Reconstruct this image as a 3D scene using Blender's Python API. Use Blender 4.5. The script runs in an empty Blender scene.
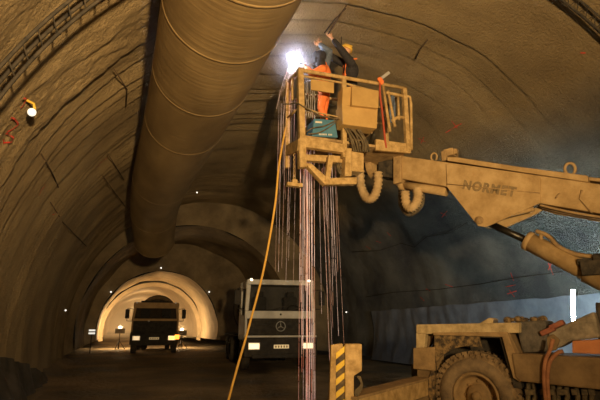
import bpy, bmesh, math, random
from mathutils import Vector, Matrix, noise
random.seed(7)
C = bpy.context.scene.collection
SC = bpy.context.scene
PI = math.pi

# ------------------------------------------------------------------ camera
F = 467.0
YAW = math.radians(21.1)
PITCH = math.radians(15.0)
CAM = Vector((0, 0, 1.5))
FW = Vector((math.sin(YAW)*math.cos(PITCH), math.cos(YAW)*math.cos(PITCH), math.sin(PITCH)))
RT = Vector((math.cos(YAW), -math.sin(YAW), 0))
UP = RT.cross(FW)
RH = RT.copy()
FH = Vector((math.sin(YAW), math.cos(YAW), 0))
Z = Vector((0, 0, 1))

def ray(px, py):
    return RT*((px-300)/F) + UP*((200-py)/F) + FW
def P(px, py, z):
    return CAM + ray(px, py)*z
def PL(px, py, pt, n):
    d = ray(px, py)
    return CAM + d*((pt-CAM).dot(n)/d.dot(n))
def proj(p):
    v = Vector(p)-CAM
    z = v.dot(FW)
    return (round(300+F*v.dot(RT)/z, 1), round(200-F*v.dot(UP)/z, 1), round(z, 2))

cam_d = bpy.data.cameras.new('camera')
cam = bpy.data.objects.new('camera', cam_d)
C.objects.link(cam)
cam_d.sensor_width = 36.0
cam_d.lens = F/600*36.0
cam_d.clip_start = 0.05
cam_d.clip_end = 300
M = Matrix((RT, UP, -FW)).transposed().to_4x4()
M.translation = CAM
cam.matrix_world = M
SC.camera = cam

# ------------------------------------------------------------------ materials
def nt_new(name):
    m = bpy.data.materials.new(name)
    m.use_nodes = True
    nt = m.node_tree
    return m, nt, nt.nodes['Principled BSDF']

def dusty(name, c1, c2, scale=6.0, rough=0.85, bump=0.25, metallic=0.0, c3=None, detail=6, lo=0.35, hi=0.65, bscale=None):
    m, nt, b = nt_new(name)
    tc = nt.nodes.new('ShaderNodeTexCoord')
    n = nt.nodes.new('ShaderNodeTexNoise'); n.inputs['Scale'].default_value = scale
    n.inputs['Detail'].default_value = detail; n.inputs['Roughness'].default_value = 0.65
    nt.links.new(tc.outputs['Object'], n.inputs['Vector'])
    r = nt.nodes.new('ShaderNodeValToRGB')
    r.color_ramp.elements[0].position = lo; r.color_ramp.elements[0].color = (*c1, 1)
    r.color_ramp.elements[1].position = hi; r.color_ramp.elements[1].color = (*c2, 1)
    if c3:
        e = r.color_ramp.elements.new((lo+hi)/2); e.color = (*c3, 1)
    nt.links.new(n.outputs['Fac'], r.inputs['Fac'])
    nt.links.new(r.outputs['Color'], b.inputs['Base Color'])
    b.inputs['Roughness'].default_value = rough
    b.inputs['Metallic'].default_value = metallic
    if bump:
        n2 = nt.nodes.new('ShaderNodeTexNoise'); n2.inputs['Scale'].default_value = bscale or scale*5
        n2.inputs['Detail'].default_value = 4
        nt.links.new(tc.outputs['Object'], n2.inputs['Vector'])
        bp = nt.nodes.new('ShaderNodeBump'); bp.inputs['Strength'].default_value = bump
        bp.inputs['Distance'].default_value = 0.02
        nt.links.new(n2.outputs['Fac'], bp.inputs['Height'])
        nt.links.new(bp.outputs['Normal'], b.inputs['Normal'])
    return m

def emit(name, col, s, base=(0.8, 0.8, 0.8)):
    m, nt, b = nt_new(name)
    b.inputs['Base Color'].default_value = (*base, 1)
    n = nt.nodes.new('ShaderNodeTexNoise'); n.inputs['Scale'].default_value = 3
    mx = nt.nodes.new('ShaderNodeMix'); mx.data_type = 'RGBA'
    mx.inputs['A'].default_value = (*col, 1); mx.inputs['B'].default_value = (*[c*0.9 for c in col], 1)
    nt.links.new(n.outputs['Fac'], mx.inputs['Factor'])
    nt.links.new(mx.outputs['Result'], b.inputs['Emission Color'])
    b.inputs['Emission Strength'].default_value = s
    return m

M_boom = dusty('dusty_machine_paint', (0.30, 0.192, 0.075), (0.47, 0.325, 0.15), 3.5, c3=(0.39, 0.26, 0.11))
M_boomd = dusty('dirty_machine_paint', (0.22, 0.14, 0.06), (0.45, 0.30, 0.13), 5)
M_cage = dusty('dusty_cage_paint', (0.30, 0.19, 0.065), (0.56, 0.38, 0.16), 9)
M_cab = dusty('dusty_cabinet_paint', (0.42, 0.26, 0.085), (0.50, 0.32, 0.11), 4, bump=0.1)
M_dark = dusty('dark_grime', (0.015, 0.013, 0.010), (0.07, 0.055, 0.035), 9)
M_steel = dusty('dark_steel_rod', (0.02, 0.02, 0.02), (0.06, 0.055, 0.045), 5, rough=0.35, metallic=0.8)
M_rubber = dusty('dusty_rubber', (0.11, 0.072, 0.036), (0.29, 0.20, 0.10), 7, rough=0.95, bump=0.5)
M_rubberd = dusty('dark_rubber_sidewall', (0.12, 0.085, 0.05), (0.26, 0.185, 0.10), 6, rough=0.95, bump=0.3)
M_deck = dusty('pale_dusty_deck', (0.27, 0.20, 0.095), (0.52, 0.40, 0.21), 7, c3=(0.40, 0.30, 0.15))
M_mott = dusty('mottled_fender', (0.04, 0.028, 0.016), (0.26, 0.17, 0.07), 14, lo=0.42, hi=0.62, detail=9)
M_fend = dusty('dusty_fender_edge', (0.21, 0.135, 0.058), (0.34, 0.225, 0.10), 6)
M_skirt = dusty('dusty_side_skirt', (0.14, 0.088, 0.037), (0.24, 0.158, 0.07), 4)
M_blackb = dusty('black_dusty_box', (0.05, 0.045, 0.035), (0.13, 0.11, 0.085), 10)
M_console = dusty('dusty_grey_console', (0.13, 0.105, 0.07), (0.30, 0.25, 0.17), 7, bump=0.5)
M_orange = dusty('orange_plastic_crate', (0.42, 0.155, 0.055), (0.52, 0.21, 0.08), 5, bump=0.1)
M_redh = dusty('red_brown_hose', (0.22, 0.085, 0.035), (0.34, 0.15, 0.065), 12)
M_hose = dusty('dusty_black_hose', (0.06, 0.045, 0.025), (0.16, 0.12, 0.06), 12)
M_corr = dusty('corrugated_hose', (0.35, 0.24, 0.11), (0.52, 0.37, 0.19), 9)
M_teal = dusty('teal_case', (0.05, 0.16, 0.24), (0.075, 0.20, 0.29), 6, bump=0.05, rough=0.6)
M_white = dusty('dusty_white_lettering', (0.55, 0.52, 0.45), (0.7, 0.66, 0.58), 8, bump=0)
M_letter = dusty('faded_grey_lettering', (0.16, 0.115, 0.055), (0.27, 0.185, 0.085), 12, bump=0)
M_cream = dusty('cream_panel', (0.62, 0.55, 0.42), (0.80, 0.72, 0.58), 5, bump=0.05)
M_yel = dusty('hazard_yellow', (0.62, 0.40, 0.04), (0.80, 0.55, 0.08), 8, bump=0.1)
M_blk = dusty('hazard_black', (0.04, 0.03, 0.02), (0.16, 0.11, 0.05), 8, bump=0.1)
M_cable = dusty('orange_yellow_cable', (0.62, 0.34, 0.06), (0.75, 0.45, 0.09), 10, bump=0)
M_rebar = dusty('rusty_rebar', (0.035, 0.02, 0.01), (0.10, 0.06, 0.03), 12)
M_red = dusty('red_spray_paint', (0.30, 0.10, 0.055), (0.75, 0.07, 0.04), 9, lo=0.42, hi=0.52, bump=0)
M_skin = dusty('skin', (0.50, 0.27, 0.16), (0.60, 0.34, 0.21), 14, bump=0.05, rough=0.6)
M_navy = dusty('dark_navy_wool', (0.012, 0.011, 0.013), (0.03, 0.027, 0.03), 25, bump=0.3)
M_orcl = dusty('orange_workwear', (0.80, 0.17, 0.04), (0.92, 0.26, 0.07), 8, bump=0.2)
M_bluecl = dusty('blue_grey_denim', (0.06, 0.085, 0.13), (0.13, 0.16, 0.22), 20, bump=0.3)
M_helm = dusty('yellow_helmet_plastic', (0.66, 0.40, 0.05), (0.74, 0.47, 0.08), 6, bump=0.02, rough=0.4)
M_boot = dusty('dark_boot_leather', (0.03, 0.02, 0.015), (0.07, 0.05, 0.03), 12)
M_eye = dusty('eye_dark', (0.02, 0.015, 0.01), (0.04, 0.03, 0.02), 6, bump=0)
M_glove = dusty('dark_work_glove', (0.03, 0.03, 0.04), (0.07, 0.07, 0.085), 14)
M_sheetb = dusty('blue_membrane', (0.13, 0.15, 0.20), (0.20, 0.225, 0.28), 2.5, rough=0.6, bump=0.35, bscale=5)
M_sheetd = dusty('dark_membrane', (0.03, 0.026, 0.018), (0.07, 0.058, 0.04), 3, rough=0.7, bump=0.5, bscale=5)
M_chrome = dusty('chrome', (0.45, 0.45, 0.45), (0.55, 0.55, 0.55), 6, rough=0.3, metallic=1.0, bump=0)

# ------------------------------------------------------------------ mesh helpers
class MB:
    def __init__(s):
        s.bm = bmesh.new()
    def hexa(s, pts, mi=0):
        vs = [s.bm.verts.new(p) for p in pts]
        for f in ((0, 3, 2, 1), (4, 5, 6, 7), (0, 1, 5, 4), (1, 2, 6, 5), (2, 3, 7, 6), (3, 0, 4, 7)):
            fc = s.bm.faces.new([vs[i] for i in f]); fc.material_index = mi
        return s
    def box(s, c, size, ax=None, mi=0):
        c = Vector(c)
        X, Y, Zz = ax if ax else (Vector((1, 0, 0)), Vector((0, 1, 0)), Vector((0, 0, 1)))
        x, y, z = X*size[0]/2, Y*size[1]/2, Zz*size[2]/2
        return s.hexa([c-x-y-z, c+x-y-z, c+x+y-z, c-x+y-z, c-x-y+z, c+x-y+z, c+x+y+z, c-x+y+z], mi)
    def bar(s, p, q, w, h, upv=Z, mi=0):
        p, q = Vector(p), Vector(q)
        d = (q-p).normalized()
        sd = d.cross(upv)
        if sd.length < 1e-4: sd = d.cross(FH)
        sd.normalize(); u = sd.cross(d)
        a, b = sd*w/2, u*h/2
        return s.hexa([p-a-b, p+a-b, q+a-b, q-a-b, p-a+b, p+a+b, q+a+b, q-a+b], mi)
    def prism(s, poly, ext, mi=0):
        a = [s.bm.verts.new(p) for p in poly]
        b = [s.bm.verts.new(Vector(p)+ext) for p in poly]
        n = len(a)
        s.bm.faces.new(a).material_index = mi
        s.bm.faces.new(b[::-1]).material_index = mi
        for i in range(n):
            s.bm.faces.new((a[i], b[i], b[(i+1) % n], a[(i+1) % n])).material_index = mi
        return s
    def tube(s, pts, r, n=8, mi=0, cap=True):
        pts = [Vector(p) for p in pts]
        rs = r if isinstance(r, (list, tuple)) else [r]*len(pts)
        rings = []
        ref = None
        for i, p in enumerate(pts):
            if i == 0: d = pts[1]-p
            elif i == len(pts)-1: d = p-pts[i-1]
            else: d = (pts[i+1]-p).normalized()+(p-pts[i-1]).normalized()
            d.normalize()
            if ref is None:
                ref = d.cross(Z)
                if ref.length < 1e-3: ref = d.cross(Vector((1, 0, 0)))
            ref = ref - d*ref.dot(d); ref.normalize()
            v = d.cross(ref)
            rings.append([s.bm.verts.new(p+(ref*math.cos(2*PI*k/n)+v*math.sin(2*PI*k/n))*rs[i]) for k in range(n)])
        for i in range(len(rings)-1):
            for k in range(n):
                f = s.bm.faces.new((rings[i][k], rings[i][(k+1) % n], rings[i+1][(k+1) % n], rings[i+1][k]))
                f.material_index = mi; f.smooth = True
        if cap:
            s.bm.faces.new(rings[0][::-1]).material_index = mi
            s.bm.faces.new(rings[-1]).material_index = mi
        return s
    def caps(s, p, q, r1, r2, n=12, mi=0):
        """tapered closed limb with rounded ends"""
        p, q = Vector(p), Vector(q)
        d = (q-p); L = d.length; d = d/L if L > 1e-6 else Vector((0, 0, 1))
        pts, rs = [], []
        for a in (89, 60, 30, 0):
            a = math.radians(a); pts.append(p-d*r1*math.sin(a)); rs.append(max(r1*math.cos(a), 1e-4))
        for a in (0, 30, 60, 89):
            a = math.radians(a); pts.append(q+d*r2*math.sin(a)); rs.append(max(r2*math.cos(a), 1e-4))
        return s.tube(pts, rs, n, mi)
    def ell(s, c, rx, ry, rz, ax=None, mi=0, seg=14, rings=9):
        X, Y, Zz = ax if ax else (Vector((1, 0, 0)), Vector((0, 1, 0)), Vector((0, 0, 1)))
        c = Vector(c)
        top = s.bm.verts.new(c+Zz*rz); bot = s.bm.verts.new(c-Zz*rz)
        rr = []
        for i in range(1, rings):
            t = PI*i/rings
            rr.append([s.bm.verts.new(c+(X*rx*math.cos(2*PI*k/seg)+Y*ry*math.sin(2*PI*k/seg))*math.sin(t)+Zz*rz*math.cos(t)) for k in range(seg)])
        fs = []
        for k in range(seg):
            k2 = (k+1) % seg
            fs.append(s.bm.faces.new((top, rr[0][k], rr[0][k2])))
            for i in range(len(rr)-1):
                fs.append(s.bm.faces.new((rr[i][k], rr[i+1][k], rr[i+1][k2], rr[i][k2])))
            fs.append(s.bm.faces.new((rr[-1][k], bot, rr[-1][k2])))
        for f in fs: f.smooth = True; f.material_index = mi
        return s
    def lathe(s, c, axis, prof, n=32, mi=0, smooth=True, ref=None):
        """prof: list of (along, radius); closed ring profile if first==last"""
        c = Vector(c); axis = Vector(axis).normalized()
        a = ref or axis.cross(Z)
        if a.length < 1e-3: a = axis.cross(Vector((1, 0, 0)))
        a.normalize(); b = axis.cross(a)
        rings = []
        for t, r in prof:
            if r < 1e-5: rings.append([s.bm.verts.new(c+axis*t)]*n)
            else: rings.append([s.bm.verts.new(c+axis*t+(a*math.cos(2*PI*k/n)+b*math.sin(2*PI*k/n))*r) for k in range(n)])
        for i in range(len(rings)-1):
            for k in range(n):
                k2 = (k+1) % n
                vs = []
                for v in (rings[i][k], rings[i+1][k], rings[i+1][k2], rings[i][k2]):
                    if v not in vs: vs.append(v)
                if len(vs) >= 3:
                    f = s.bm.faces.new(vs); f.smooth = smooth; f.material_index = mi
        return s
    def obj(s, name, mats, parent=None, bevel=0, loc=None, subsurf=0):
        bmesh.ops.recalc_face_normals(s.bm, faces=s.bm.faces[:])
        off = parent_world(parent) if parent is not None else Vector((0, 0, 0))
        if s.__dict__.get('local'): off = Vector((0, 0, 0))
        if loc is not None: off = Vector(loc)
        if off.length > 0:
            bmesh.ops.translate(s.bm, vec=-off, verts=s.bm.verts[:])
        me = bpy.data.meshes.new(name)
        s.bm.to_mesh(me); s.bm.free()
        for m in (mats if isinstance(mats, (list, tuple)) else [mats]): me.materials.append(m)
        o = bpy.data.objects.new(name, me); C.objects.link(o)
        if parent is not None: o.parent = parent
        elif loc is not None: o.location = loc
        if bevel:
            md = o.modifiers.new('bevel', 'BEVEL'); md.width = bevel; md.segments = 2; md.limit_method = 'ANGLE'
        return o

def parent_world(o):
    w = Vector((0, 0, 0))
    while o is not None:
        w += o.location; o = o.parent
    return w
def LM():
    m = MB(); m.local = True; return m

def tag(o, label=None, cat=None, group=None, kind=None):
    if label: o['label'] = label
    if cat: o['category'] = cat
    if group: o['group'] = group
    if kind: o['kind'] = kind
    return o
def empty(name, loc, label, cat, group=None, rz=0):
    o = bpy.data.objects.new(name, None); C.objects.link(o)
    o.location = loc; o.rotation_euler = (0, 0, rz); o.empty_display_size = 0.2
    return tag(o, label, cat, group)
def bez(pts, n=8):
    """Catmull-Rom through points"""
    pts = [Vector(p) for p in pts]
    out = []
    for i in range(len(pts)-1):
        p0 = pts[max(i-1, 0)]; p1 = pts[i]; p2 = pts[i+1]; p3 = pts[min(i+2, len(pts)-1)]
        for k in range(n):
            t = k/n
            out.append(0.5*((2*p1)+(-p0+p2)*t+(2*p0-5*p1+4*p2-p3)*t*t+(-p0+3*p1-3*p2+p3)*t**3))
    out.append(pts[-1])
    return out

# ------------------------------------------------------------------ the tunnel
TX, TZ, R0 = 4.5, 1.25, 6.5            # centre line, springing height, radius of the near tunnel
def fnoise(x, y, z=0.0):
    return noise.noise(Vector((x, y, z)))
rnd = random.Random(3)
rings = []
y = -7.0
while y < 40:
    rings.append((y, rnd.uniform(0.03, 0.07), rnd.uniform(0.6, 1.0)))
    if y < 4: y += rnd.choice([1.0, 1.3, 0.8])
    elif y < 7.1: y = 7.18
    elif y < 13.4: y += rnd.choice([0.25, 0.36, 0.5, 0.62, 0.85])
    elif y < 18.4: y += 5.0
    else: y += rnd.choice([0.3, 0.45, 0.7])
def shell(th, y):
    """th 0 = right springing, pi = left; returns radius offset inward, crack, tone"""
    w = 0.10*fnoise(th*1.6, y*0.6, 4.2)+0.04*fnoise(th*5, y*1.7, 1.3)
    yy = y+0.22*fnoise(th*2.1, y*0.15, 8.1)+0.07*fnoise(th*7.0, y*0.3, 3.3)
    left = max(0.0, min(1.0, (th-1.5)/0.4))
    low_r = max(0.0, min(1.0, (0.95-th)/0.25))
    near = max(0.0, min(1.0, (y-6.6)/0.4))
    amp = (0.30+0.75*left)*(1-0.8*low_r)*near
    off, crack = 0.0, 0.0
    # find ring
    i = 0
    for k in range(len(rings)-1):
        if rings[k][0] <= yy < rings[k+1][0]:
            i = k; break
    y0, d, s = rings[i]; y1 = rings[i+1][0]
    t = max(0.0, min(1.0, (yy-y0)/(y1-y0)))
    off += amp*d*(t**1.5)
    dist = min(yy-y0, y1-yy)
    gate = max(0.0, min(1.0, 0.5+1.9*fnoise(th*2.3, y0*3.1, 7.7)))*near
    if abs(y0-7.18) < 0.01 or abs(y1-7.18) < 0.01: gate = max(gate, 0.75*near)
    gate *= 1.0 if (left > 0 or abs(y0-7.18) < 0.01 or abs(y1-7.18) < 0.01) else 0.25
    gate = max(gate, left*near*(0.95+0.8*fnoise(th*4, y0*2, 2.5)))
    gate = min(gate, 1.0)
    c = math.exp(-(dist/0.030)**2)*gate*(0.35+0.65*left)*(1-0.75*low_r)
    off -= 0.14*c*s
    lump = math.exp(-((y-6.6)/0.7)**2)*left
    w += 0.040*lump*fnoise(th*13+y*3, y*5-th*8, 6.6)+0.022*lump*fnoise(th*40, y*11, 1.6)
    w += 0.006*fnoise(th*45, y*7.5, 2.2)+0.011*fnoise(th*105, y*16, 5.2)*(1-0.7*low_r)
    c = max(c, 0.85*math.exp(-(dist/0.055)**2)*gate*left)
    return off+w, c, low_r

def shell_mat():
    m, nt, b = nt_new('shotcrete')
    tc = nt.nodes.new('ShaderNodeTexCoord')
    at = nt.nodes.new('ShaderNodeAttribute'); at.attribute_name = 'crack'
    tn = nt.nodes.new('ShaderNodeAttribute'); tn.attribute_name = 'cool_cast'
    n = nt.nodes.new('ShaderNodeTexNoise'); n.inputs['Scale'].default_value = 0.55; n.inputs['Detail'].default_value = 8
    n.inputs['Roughness'].default_value = 0.6
    nt.links.new(tc.outputs['Object'], n.inputs['Vector'])
    r = nt.nodes.new('ShaderNodeValToRGB')
    e = r.color_ramp.elements
    e[0].position = 0.32; e[0].color = (0.28, 0.198, 0.095, 1)
    e[1].position = 0.68; e[1].color = (0.50, 0.365, 0.18, 1)
    nt.links.new(n.outputs['Fac'], r.inputs['Fac'])
    r2 = nt.nodes.new('ShaderNodeValToRGB')
    e = r2.color_ramp.elements
    e[0].position = 0.35; e[0].color = (0.095, 0.100, 0.112, 1)  # grey lower right layer, with cool lamp light put into its colour
    e[1].position = 0.7; e[1].color = (0.30, 0.305, 0.28, 1)
    nt.links.new(n.outputs['Fac'], r2.inputs['Fac'])
    mx = nt.nodes.new('ShaderNodeMix'); mx.data_type = 'RGBA'
    nt.links.new(tn.outputs['Fac'], mx.inputs['Factor'])
    nt.links.new(r.outputs['Color'], mx.inputs['A']); nt.links.new(r2.outputs['Color'], mx.inputs['B'])
    m2 = nt.nodes.new('ShaderNodeMix'); m2.data_type = 'RGBA'
    nt.links.new(at.outputs['Fac'], m2.inputs['Factor'])
    nt.links.new(mx.outputs['Result'], m2.inputs['A']); m2.inputs['B'].default_value = (0.02, 0.014, 0.008, 1)
    nt.links.new(m2.outputs['Result'], b.inputs['Base Color'])
    b.inputs['Roughness'].default_value = 0.92
    n2 = nt.nodes.new('ShaderNodeTexNoise'); n2.inputs['Scale'].default_value = 20; n2.inputs['Detail'].default_value = 4
    n2.inputs['Roughness'].default_value = 0.75
    nt.links.new(tc.outputs['Object'], n2.inputs['Vector'])
    bp = nt.nodes.new('ShaderNodeBump'); bp.inputs['Strength'].default_value = 1.0; bp.inputs['Distance'].default_value = 0.16
    nt.links.new(n2.outputs['Fac'], bp.inputs['Height'])
    nt.links.new(bp.outputs['Normal'], b.inputs['Normal'])
    return m
M_shell = shell_mat()

def shell_pt(th, y, inset=0.0):
    o, c, t = shell(th, y)
    r = R0-o-inset
    return Vector((TX+r*math.cos(th), y, TZ+r*math.sin(th)))

TH0 = -0.17
def shell_patch(name, a, b, y0, y1, na, ny):
    verts, cr, tn = [], [], []
    ys = []
    y = y0
    while y < y1:
        ys.append(y); y += 0.15 if y < 3 else (ny if y < 14 else 0.06)
    ys.append(y1); ny = len(ys)-1
    for y in ys:
        for i in range(na+1):
            th = a+(b-a)*i/na
            o, c, t = shell(th, y)
            r = R0-o
            verts.append((TX+r*math.cos(th), y, TZ+r*math.sin(th))); cr.append(c); tn.append(t)
    faces = [(j*(na+1)+i, j*(na+1)+i+1, (j+1)*(na+1)+i+1, (j+1)*(na+1)+i) for j in range(ny) for i in range(na)]
    me = bpy.data.meshes.new(name); me.from_pydata(verts, [], faces)
    for nm, dat in (('crack', cr), ('cool_cast', tn)):
        at = me.attributes.new(nm, 'FLOAT', 'POINT')
        at.data.foreach_set('value', [float(v) for v in dat])
    me.materials.append(M_shell); me.materials.append(M_red)
    for p in me.polygons: p.use_smooth = True
    o = bpy.data.objects.new(name, me); C.objects.link(o)
    tag(o, kind='structure')
    return o

def tunnel_hit(px, py, inset=0.0):
    """where a ray through a pixel meets the mean tunnel shell: (th, y)"""
    d = ray(px, py)
    R = R0-inset-0.03
    ox, oz = CAM.x-TX, CAM.z-TZ
    A = d.x**2+d.z**2; B = 2*(ox*d.x+oz*d.z); Cc = ox*ox+oz*oz-R*R
    t = (-B+math.sqrt(B*B-4*A*Cc))/(2*A)
    p = CAM+d*t
    return math.atan2(p.z-TZ, p.x-TX), p.y
def on_shell(px, py, inset=0.02):
    th, y = tunnel_hit(px, py)
    return shell_pt(th, y, inset)

YEND = 24.0
shell_patch('wall_right', TH0, 0.95, -7, YEND, 150, 0.045)
shell_patch('ceiling', 0.95, 2.2, -7, YEND, 210, 0.030)
shell_patch('wall_left', 2.2, PI-TH0, -7, YEND, 190, 0.024)

# red spray marks painted on the shotcrete, merged into the walls as thin faces
marks = {'wall_left': [
            [(22, 97), (27, 99), (24, 103), (20, 108)], [(10, 117), (15, 119), (19, 125)], [(19, 124), (14, 130), (8, 133)],
            [(5, 137), (9, 134), (14, 138), (12, 142), (6, 144), (4, 139)],
            [(94, 168), (100, 162), (107, 157)], [(36, 194), (40, 188), (44, 184)], [(52, 216), (56, 211)],
            [(128, 2), (131, -2)]],
         'ceiling': [[(580, 54), (585, 54)], [(446, 132), (456, 126), (462, 123)], [(452, 120), (458, 128)]],
         'wall_right': [[(418, 138), (426, 142)], [(421, 143), (424, 137)], [(440, 213), (446, 216)], [(447, 211), (441, 218)],
            [(366, 246), (371, 249)], [(376, 241), (381, 243)], [(386, 233), (390, 237)],
            [(510, 273), (513, 281)], [(505, 287), (515, 285)], [(509, 290), (514, 297)], [(507, 294), (516, 291)],
            [(420, 297), (424, 301)], [(446, 284), (453, 287)], [(548, 263), (553, 275)], [(552, 262), (548, 270)], [(425, 289), (430, 291)]]}
for wn, strokes in marks.items():
    me = bpy.data.objects[wn].data
    bm = bmesh.new(); bm.from_mesh(me)
    for st in strokes:
        w = 0.012 if wn == 'wall_left' else 0.013
        for (a, b) in zip(st[:-1], st[1:]):
            for k in range(4):
                p = on_shell(a[0]+(b[0]-a[0])*k/4, a[1]+(b[1]-a[1])*k/4, 0.03)
                q = on_shell(a[0]+(b[0]-a[0])*(k+1)/4, a[1]+(b[1]-a[1])*(k+1)/4, 0.03)
                nrm = Vector((TX-p.x, 0, TZ-p.z)).normalized()
                sd = (q-p).cross(nrm)
                if sd.length < 1e-6: continue
                sd = sd.normalized()*w
                f = bm.faces.new([bm.verts.new(v) for v in (p-sd, p+sd, q+sd, q-sd)]); f.material_index = 1
    bm.to_mesh(me); bm.free()

# farther, narrower tunnel and the lit portal
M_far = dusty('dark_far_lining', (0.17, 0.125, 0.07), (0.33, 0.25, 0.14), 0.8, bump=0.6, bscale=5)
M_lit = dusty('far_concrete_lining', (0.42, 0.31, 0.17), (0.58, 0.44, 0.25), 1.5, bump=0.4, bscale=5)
PX0 = P(155, 325, 32)
PXc, PY, PR, PZ = 2.62, 30.5, 3.55, 1.2
def arch_tube(name, cx, cz, r0, r1, ya, yb, mat, n=64, a0=TH0, segs=10, jitter=0.0):
    bm = bmesh.new(); rows = []
    for j in range(segs+1):
        t = j/segs; r = r0+(r1-r0)*t; yy = ya+(yb-ya)*t; row = []
        for i in range(n+1):
            th = a0+(PI-2*a0)*i/n
            rr = r+jitter*fnoise(th*3, yy*1.1, 2.0)
            row.append(bm.verts.new((cx+rr*math.cos(th), yy, cz+rr*math.sin(th))))
        rows.append(row)
    for j in range(segs):
        for i in range(n):
            f = bm.faces.new((rows[j][i], rows[j][i+1], rows[j+1][i+1], rows[j+1][i])); f.smooth = True
    me = bpy.data.meshes.new(name); bm.to_mesh(me); bm.free(); me.materials.append(mat)
    o = bpy.data.objects.new(name, me); C.objects.link(o); tag(o, kind='structure'); return o
def annulus(name, c0, r0, c1, r1, z, y0, y1, mat, n=64, a0=TH0):
    bm = bmesh.new(); A, B = [], []
    for i in range(n+1):
        th = a0+(PI-2*a0)*i/n
        A.append(bm.verts.new((c0+r0*math.cos(th), y0, z+r0*math.sin(th))))
        B.append(bm.verts.new((c1+r1*math.cos(th), y1, z+r1*math.sin(th))))
    for i in range(n): bm.faces.new((A[i], A[i+1], B[i+1], B[i])).smooth = True
    me = bpy.data.meshes.new(name); bm.to_mesh(me); bm.free(); me.materials.append(mat)
    o = bpy.data.objects.new(name, me); C.objects.link(o); tag(o, kind='structure'); return o
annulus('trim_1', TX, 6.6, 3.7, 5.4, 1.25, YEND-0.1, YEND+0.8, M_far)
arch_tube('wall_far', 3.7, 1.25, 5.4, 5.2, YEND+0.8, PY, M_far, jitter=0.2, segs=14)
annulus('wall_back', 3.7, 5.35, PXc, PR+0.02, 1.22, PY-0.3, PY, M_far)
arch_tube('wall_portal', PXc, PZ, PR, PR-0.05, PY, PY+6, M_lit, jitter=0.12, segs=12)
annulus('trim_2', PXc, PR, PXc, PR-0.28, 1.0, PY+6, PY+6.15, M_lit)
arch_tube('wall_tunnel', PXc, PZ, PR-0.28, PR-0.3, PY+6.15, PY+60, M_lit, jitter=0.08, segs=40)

# floor: rutted wet dirt
def floor_mat():
    m, nt, b = nt_new('muddy_floor')
    tc = nt.nodes.new('ShaderNodeTexCoord')
    n = nt.nodes.new('ShaderNodeTexNoise'); n.inputs['Scale'].default_value = 0.45; n.inputs['Detail'].default_value = 8
    nt.links.new(tc.outputs['Object'], n.inputs['Vector'])
    r = nt.nodes.new('ShaderNodeValToRGB'); e = r.color_ramp.elements
    e[0].position = 0.35; e[0].color = (0.11, 0.08, 0.042, 1); e[1].position = 0.65; e[1].color = (0.36, 0.26, 0.13, 1)
    nt.links.new(n.outputs['Fac'], r.inputs['Fac']); nt.links.new(r.outputs['Color'], b.inputs['Base Color'])
    r2 = nt.nodes.new('ShaderNodeValToRGB'); e = r2.color_ramp.elements
    e[0].position = 0.38; e[0].color = (0.6, 0.6, 0.6, 1); e[1].position = 0.5; e[1].color = (0.9, 0.9, 0.9, 1)
    nt.links.new(n.outputs['Fac'], r2.inputs['Fac']); nt.links.new(r2.outputs['Color'], b.inputs['Roughness'])
    n2 = nt.nodes.new('ShaderNodeTexNoise'); n2.inputs['Scale'].default_value = 7; n2.inputs['Detail'].default_value = 6
    nt.links.new(tc.outputs['Object'], n2.inputs['Vector'])
    bp = nt.nodes.new('ShaderNodeBump'); bp.inputs['Strength'].default_value = 0.9; bp.inputs['Distance'].default_value = 0.15
    nt.links.new(n2.outputs['Fac'], bp.inputs['Height']); nt.links.new(bp.outputs['Normal'], b.inputs['Normal'])
    return m
bm = bmesh.new(); nx, ny = 90, 220; rows = []
for j in range(ny+1):
    yy = -7+(97)*(j/ny)**1.6; row = []
    for i in range(nx+1):
        xx = -4+15*i/nx
        h = 0.03*fnoise(xx*0.8, yy*0.35, 1)+0.02*fnoise(xx*2.2, yy*1.2, 5)
        h -= 0.03
        if yy < 24:      # a low bank of muck along the left wall
            t = max(0.0, min(1.0, (-1.4-xx+0.35*fnoise(yy*0.5, 2, 3))/0.8))
            h += 0.32*t*t*(3-2*t)*(1+0.3*fnoise(xx*1.5, yy*0.8, 9))
        row.append(bm.verts.new((xx, yy, h)))
    rows.append(row)
for j in range(ny):
    for i in range(nx): bm.faces.new((rows[j][i], rows[j][i+1], rows[j+1][i+1], rows[j+1][i])).smooth = True
me = bpy.data.meshes.new('floor'); bm.to_mesh(me); bm.free(); me.materials.append(floor_mat())
fl = bpy.data.objects.new('floor', me); C.objects.link(fl); tag(fl, kind='structure')

# membranes draped on the lower walls
def drape(name, side, y0, y1, ztop, mat, label, amp=0.06, gap=0.16):
    bm = bmesh.new(); rows = []; nyy, nz = 150, 26
    for j in range(nyy+1):
        yy = y0+(y1-y0)*j/nyy; row = []
        zt = ztop(yy)+0.05*fnoise(yy*1.3, 0, 6)
        for i in range(nz+1):
            zz = 0.02+(zt-0.02)*i/nz
            s = (zz-TZ)/R0; th = math.asin(max(-1, min(1, s)))
            if side < 0: th = PI-th
            o, c, t = shell(th, yy)
            fold = amp*fnoise(yy*1.7+zz*0.5, zz*0.4, 3)+amp*0.6*fnoise(yy*4.0-zz*0.7, zz*0.9, 8)
            if side < 0: gg = gap+0.25*max(0, 0.9-zz)
            else: gg = gap+0.12*max(0, 0.6-zz)
            p_ = shell_pt(th, yy, gg+fold)
            row.append(bm.verts.new(p_))
        rows.append(row)
    for j in range(nyy):
        for i in range(nz): bm.faces.new((rows[j][i], rows[j][i+1], rows[j+1][i+1], rows[j+1][i])).smooth = True
    me = bpy.data.meshes.new(name); bm.to_mesh(me); bm.free(); me.materials.append(mat)
    o = bpy.data.objects.new(name, me); C.objects.link(o)
    return tag(o, label, 'plastic sheet')
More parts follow.
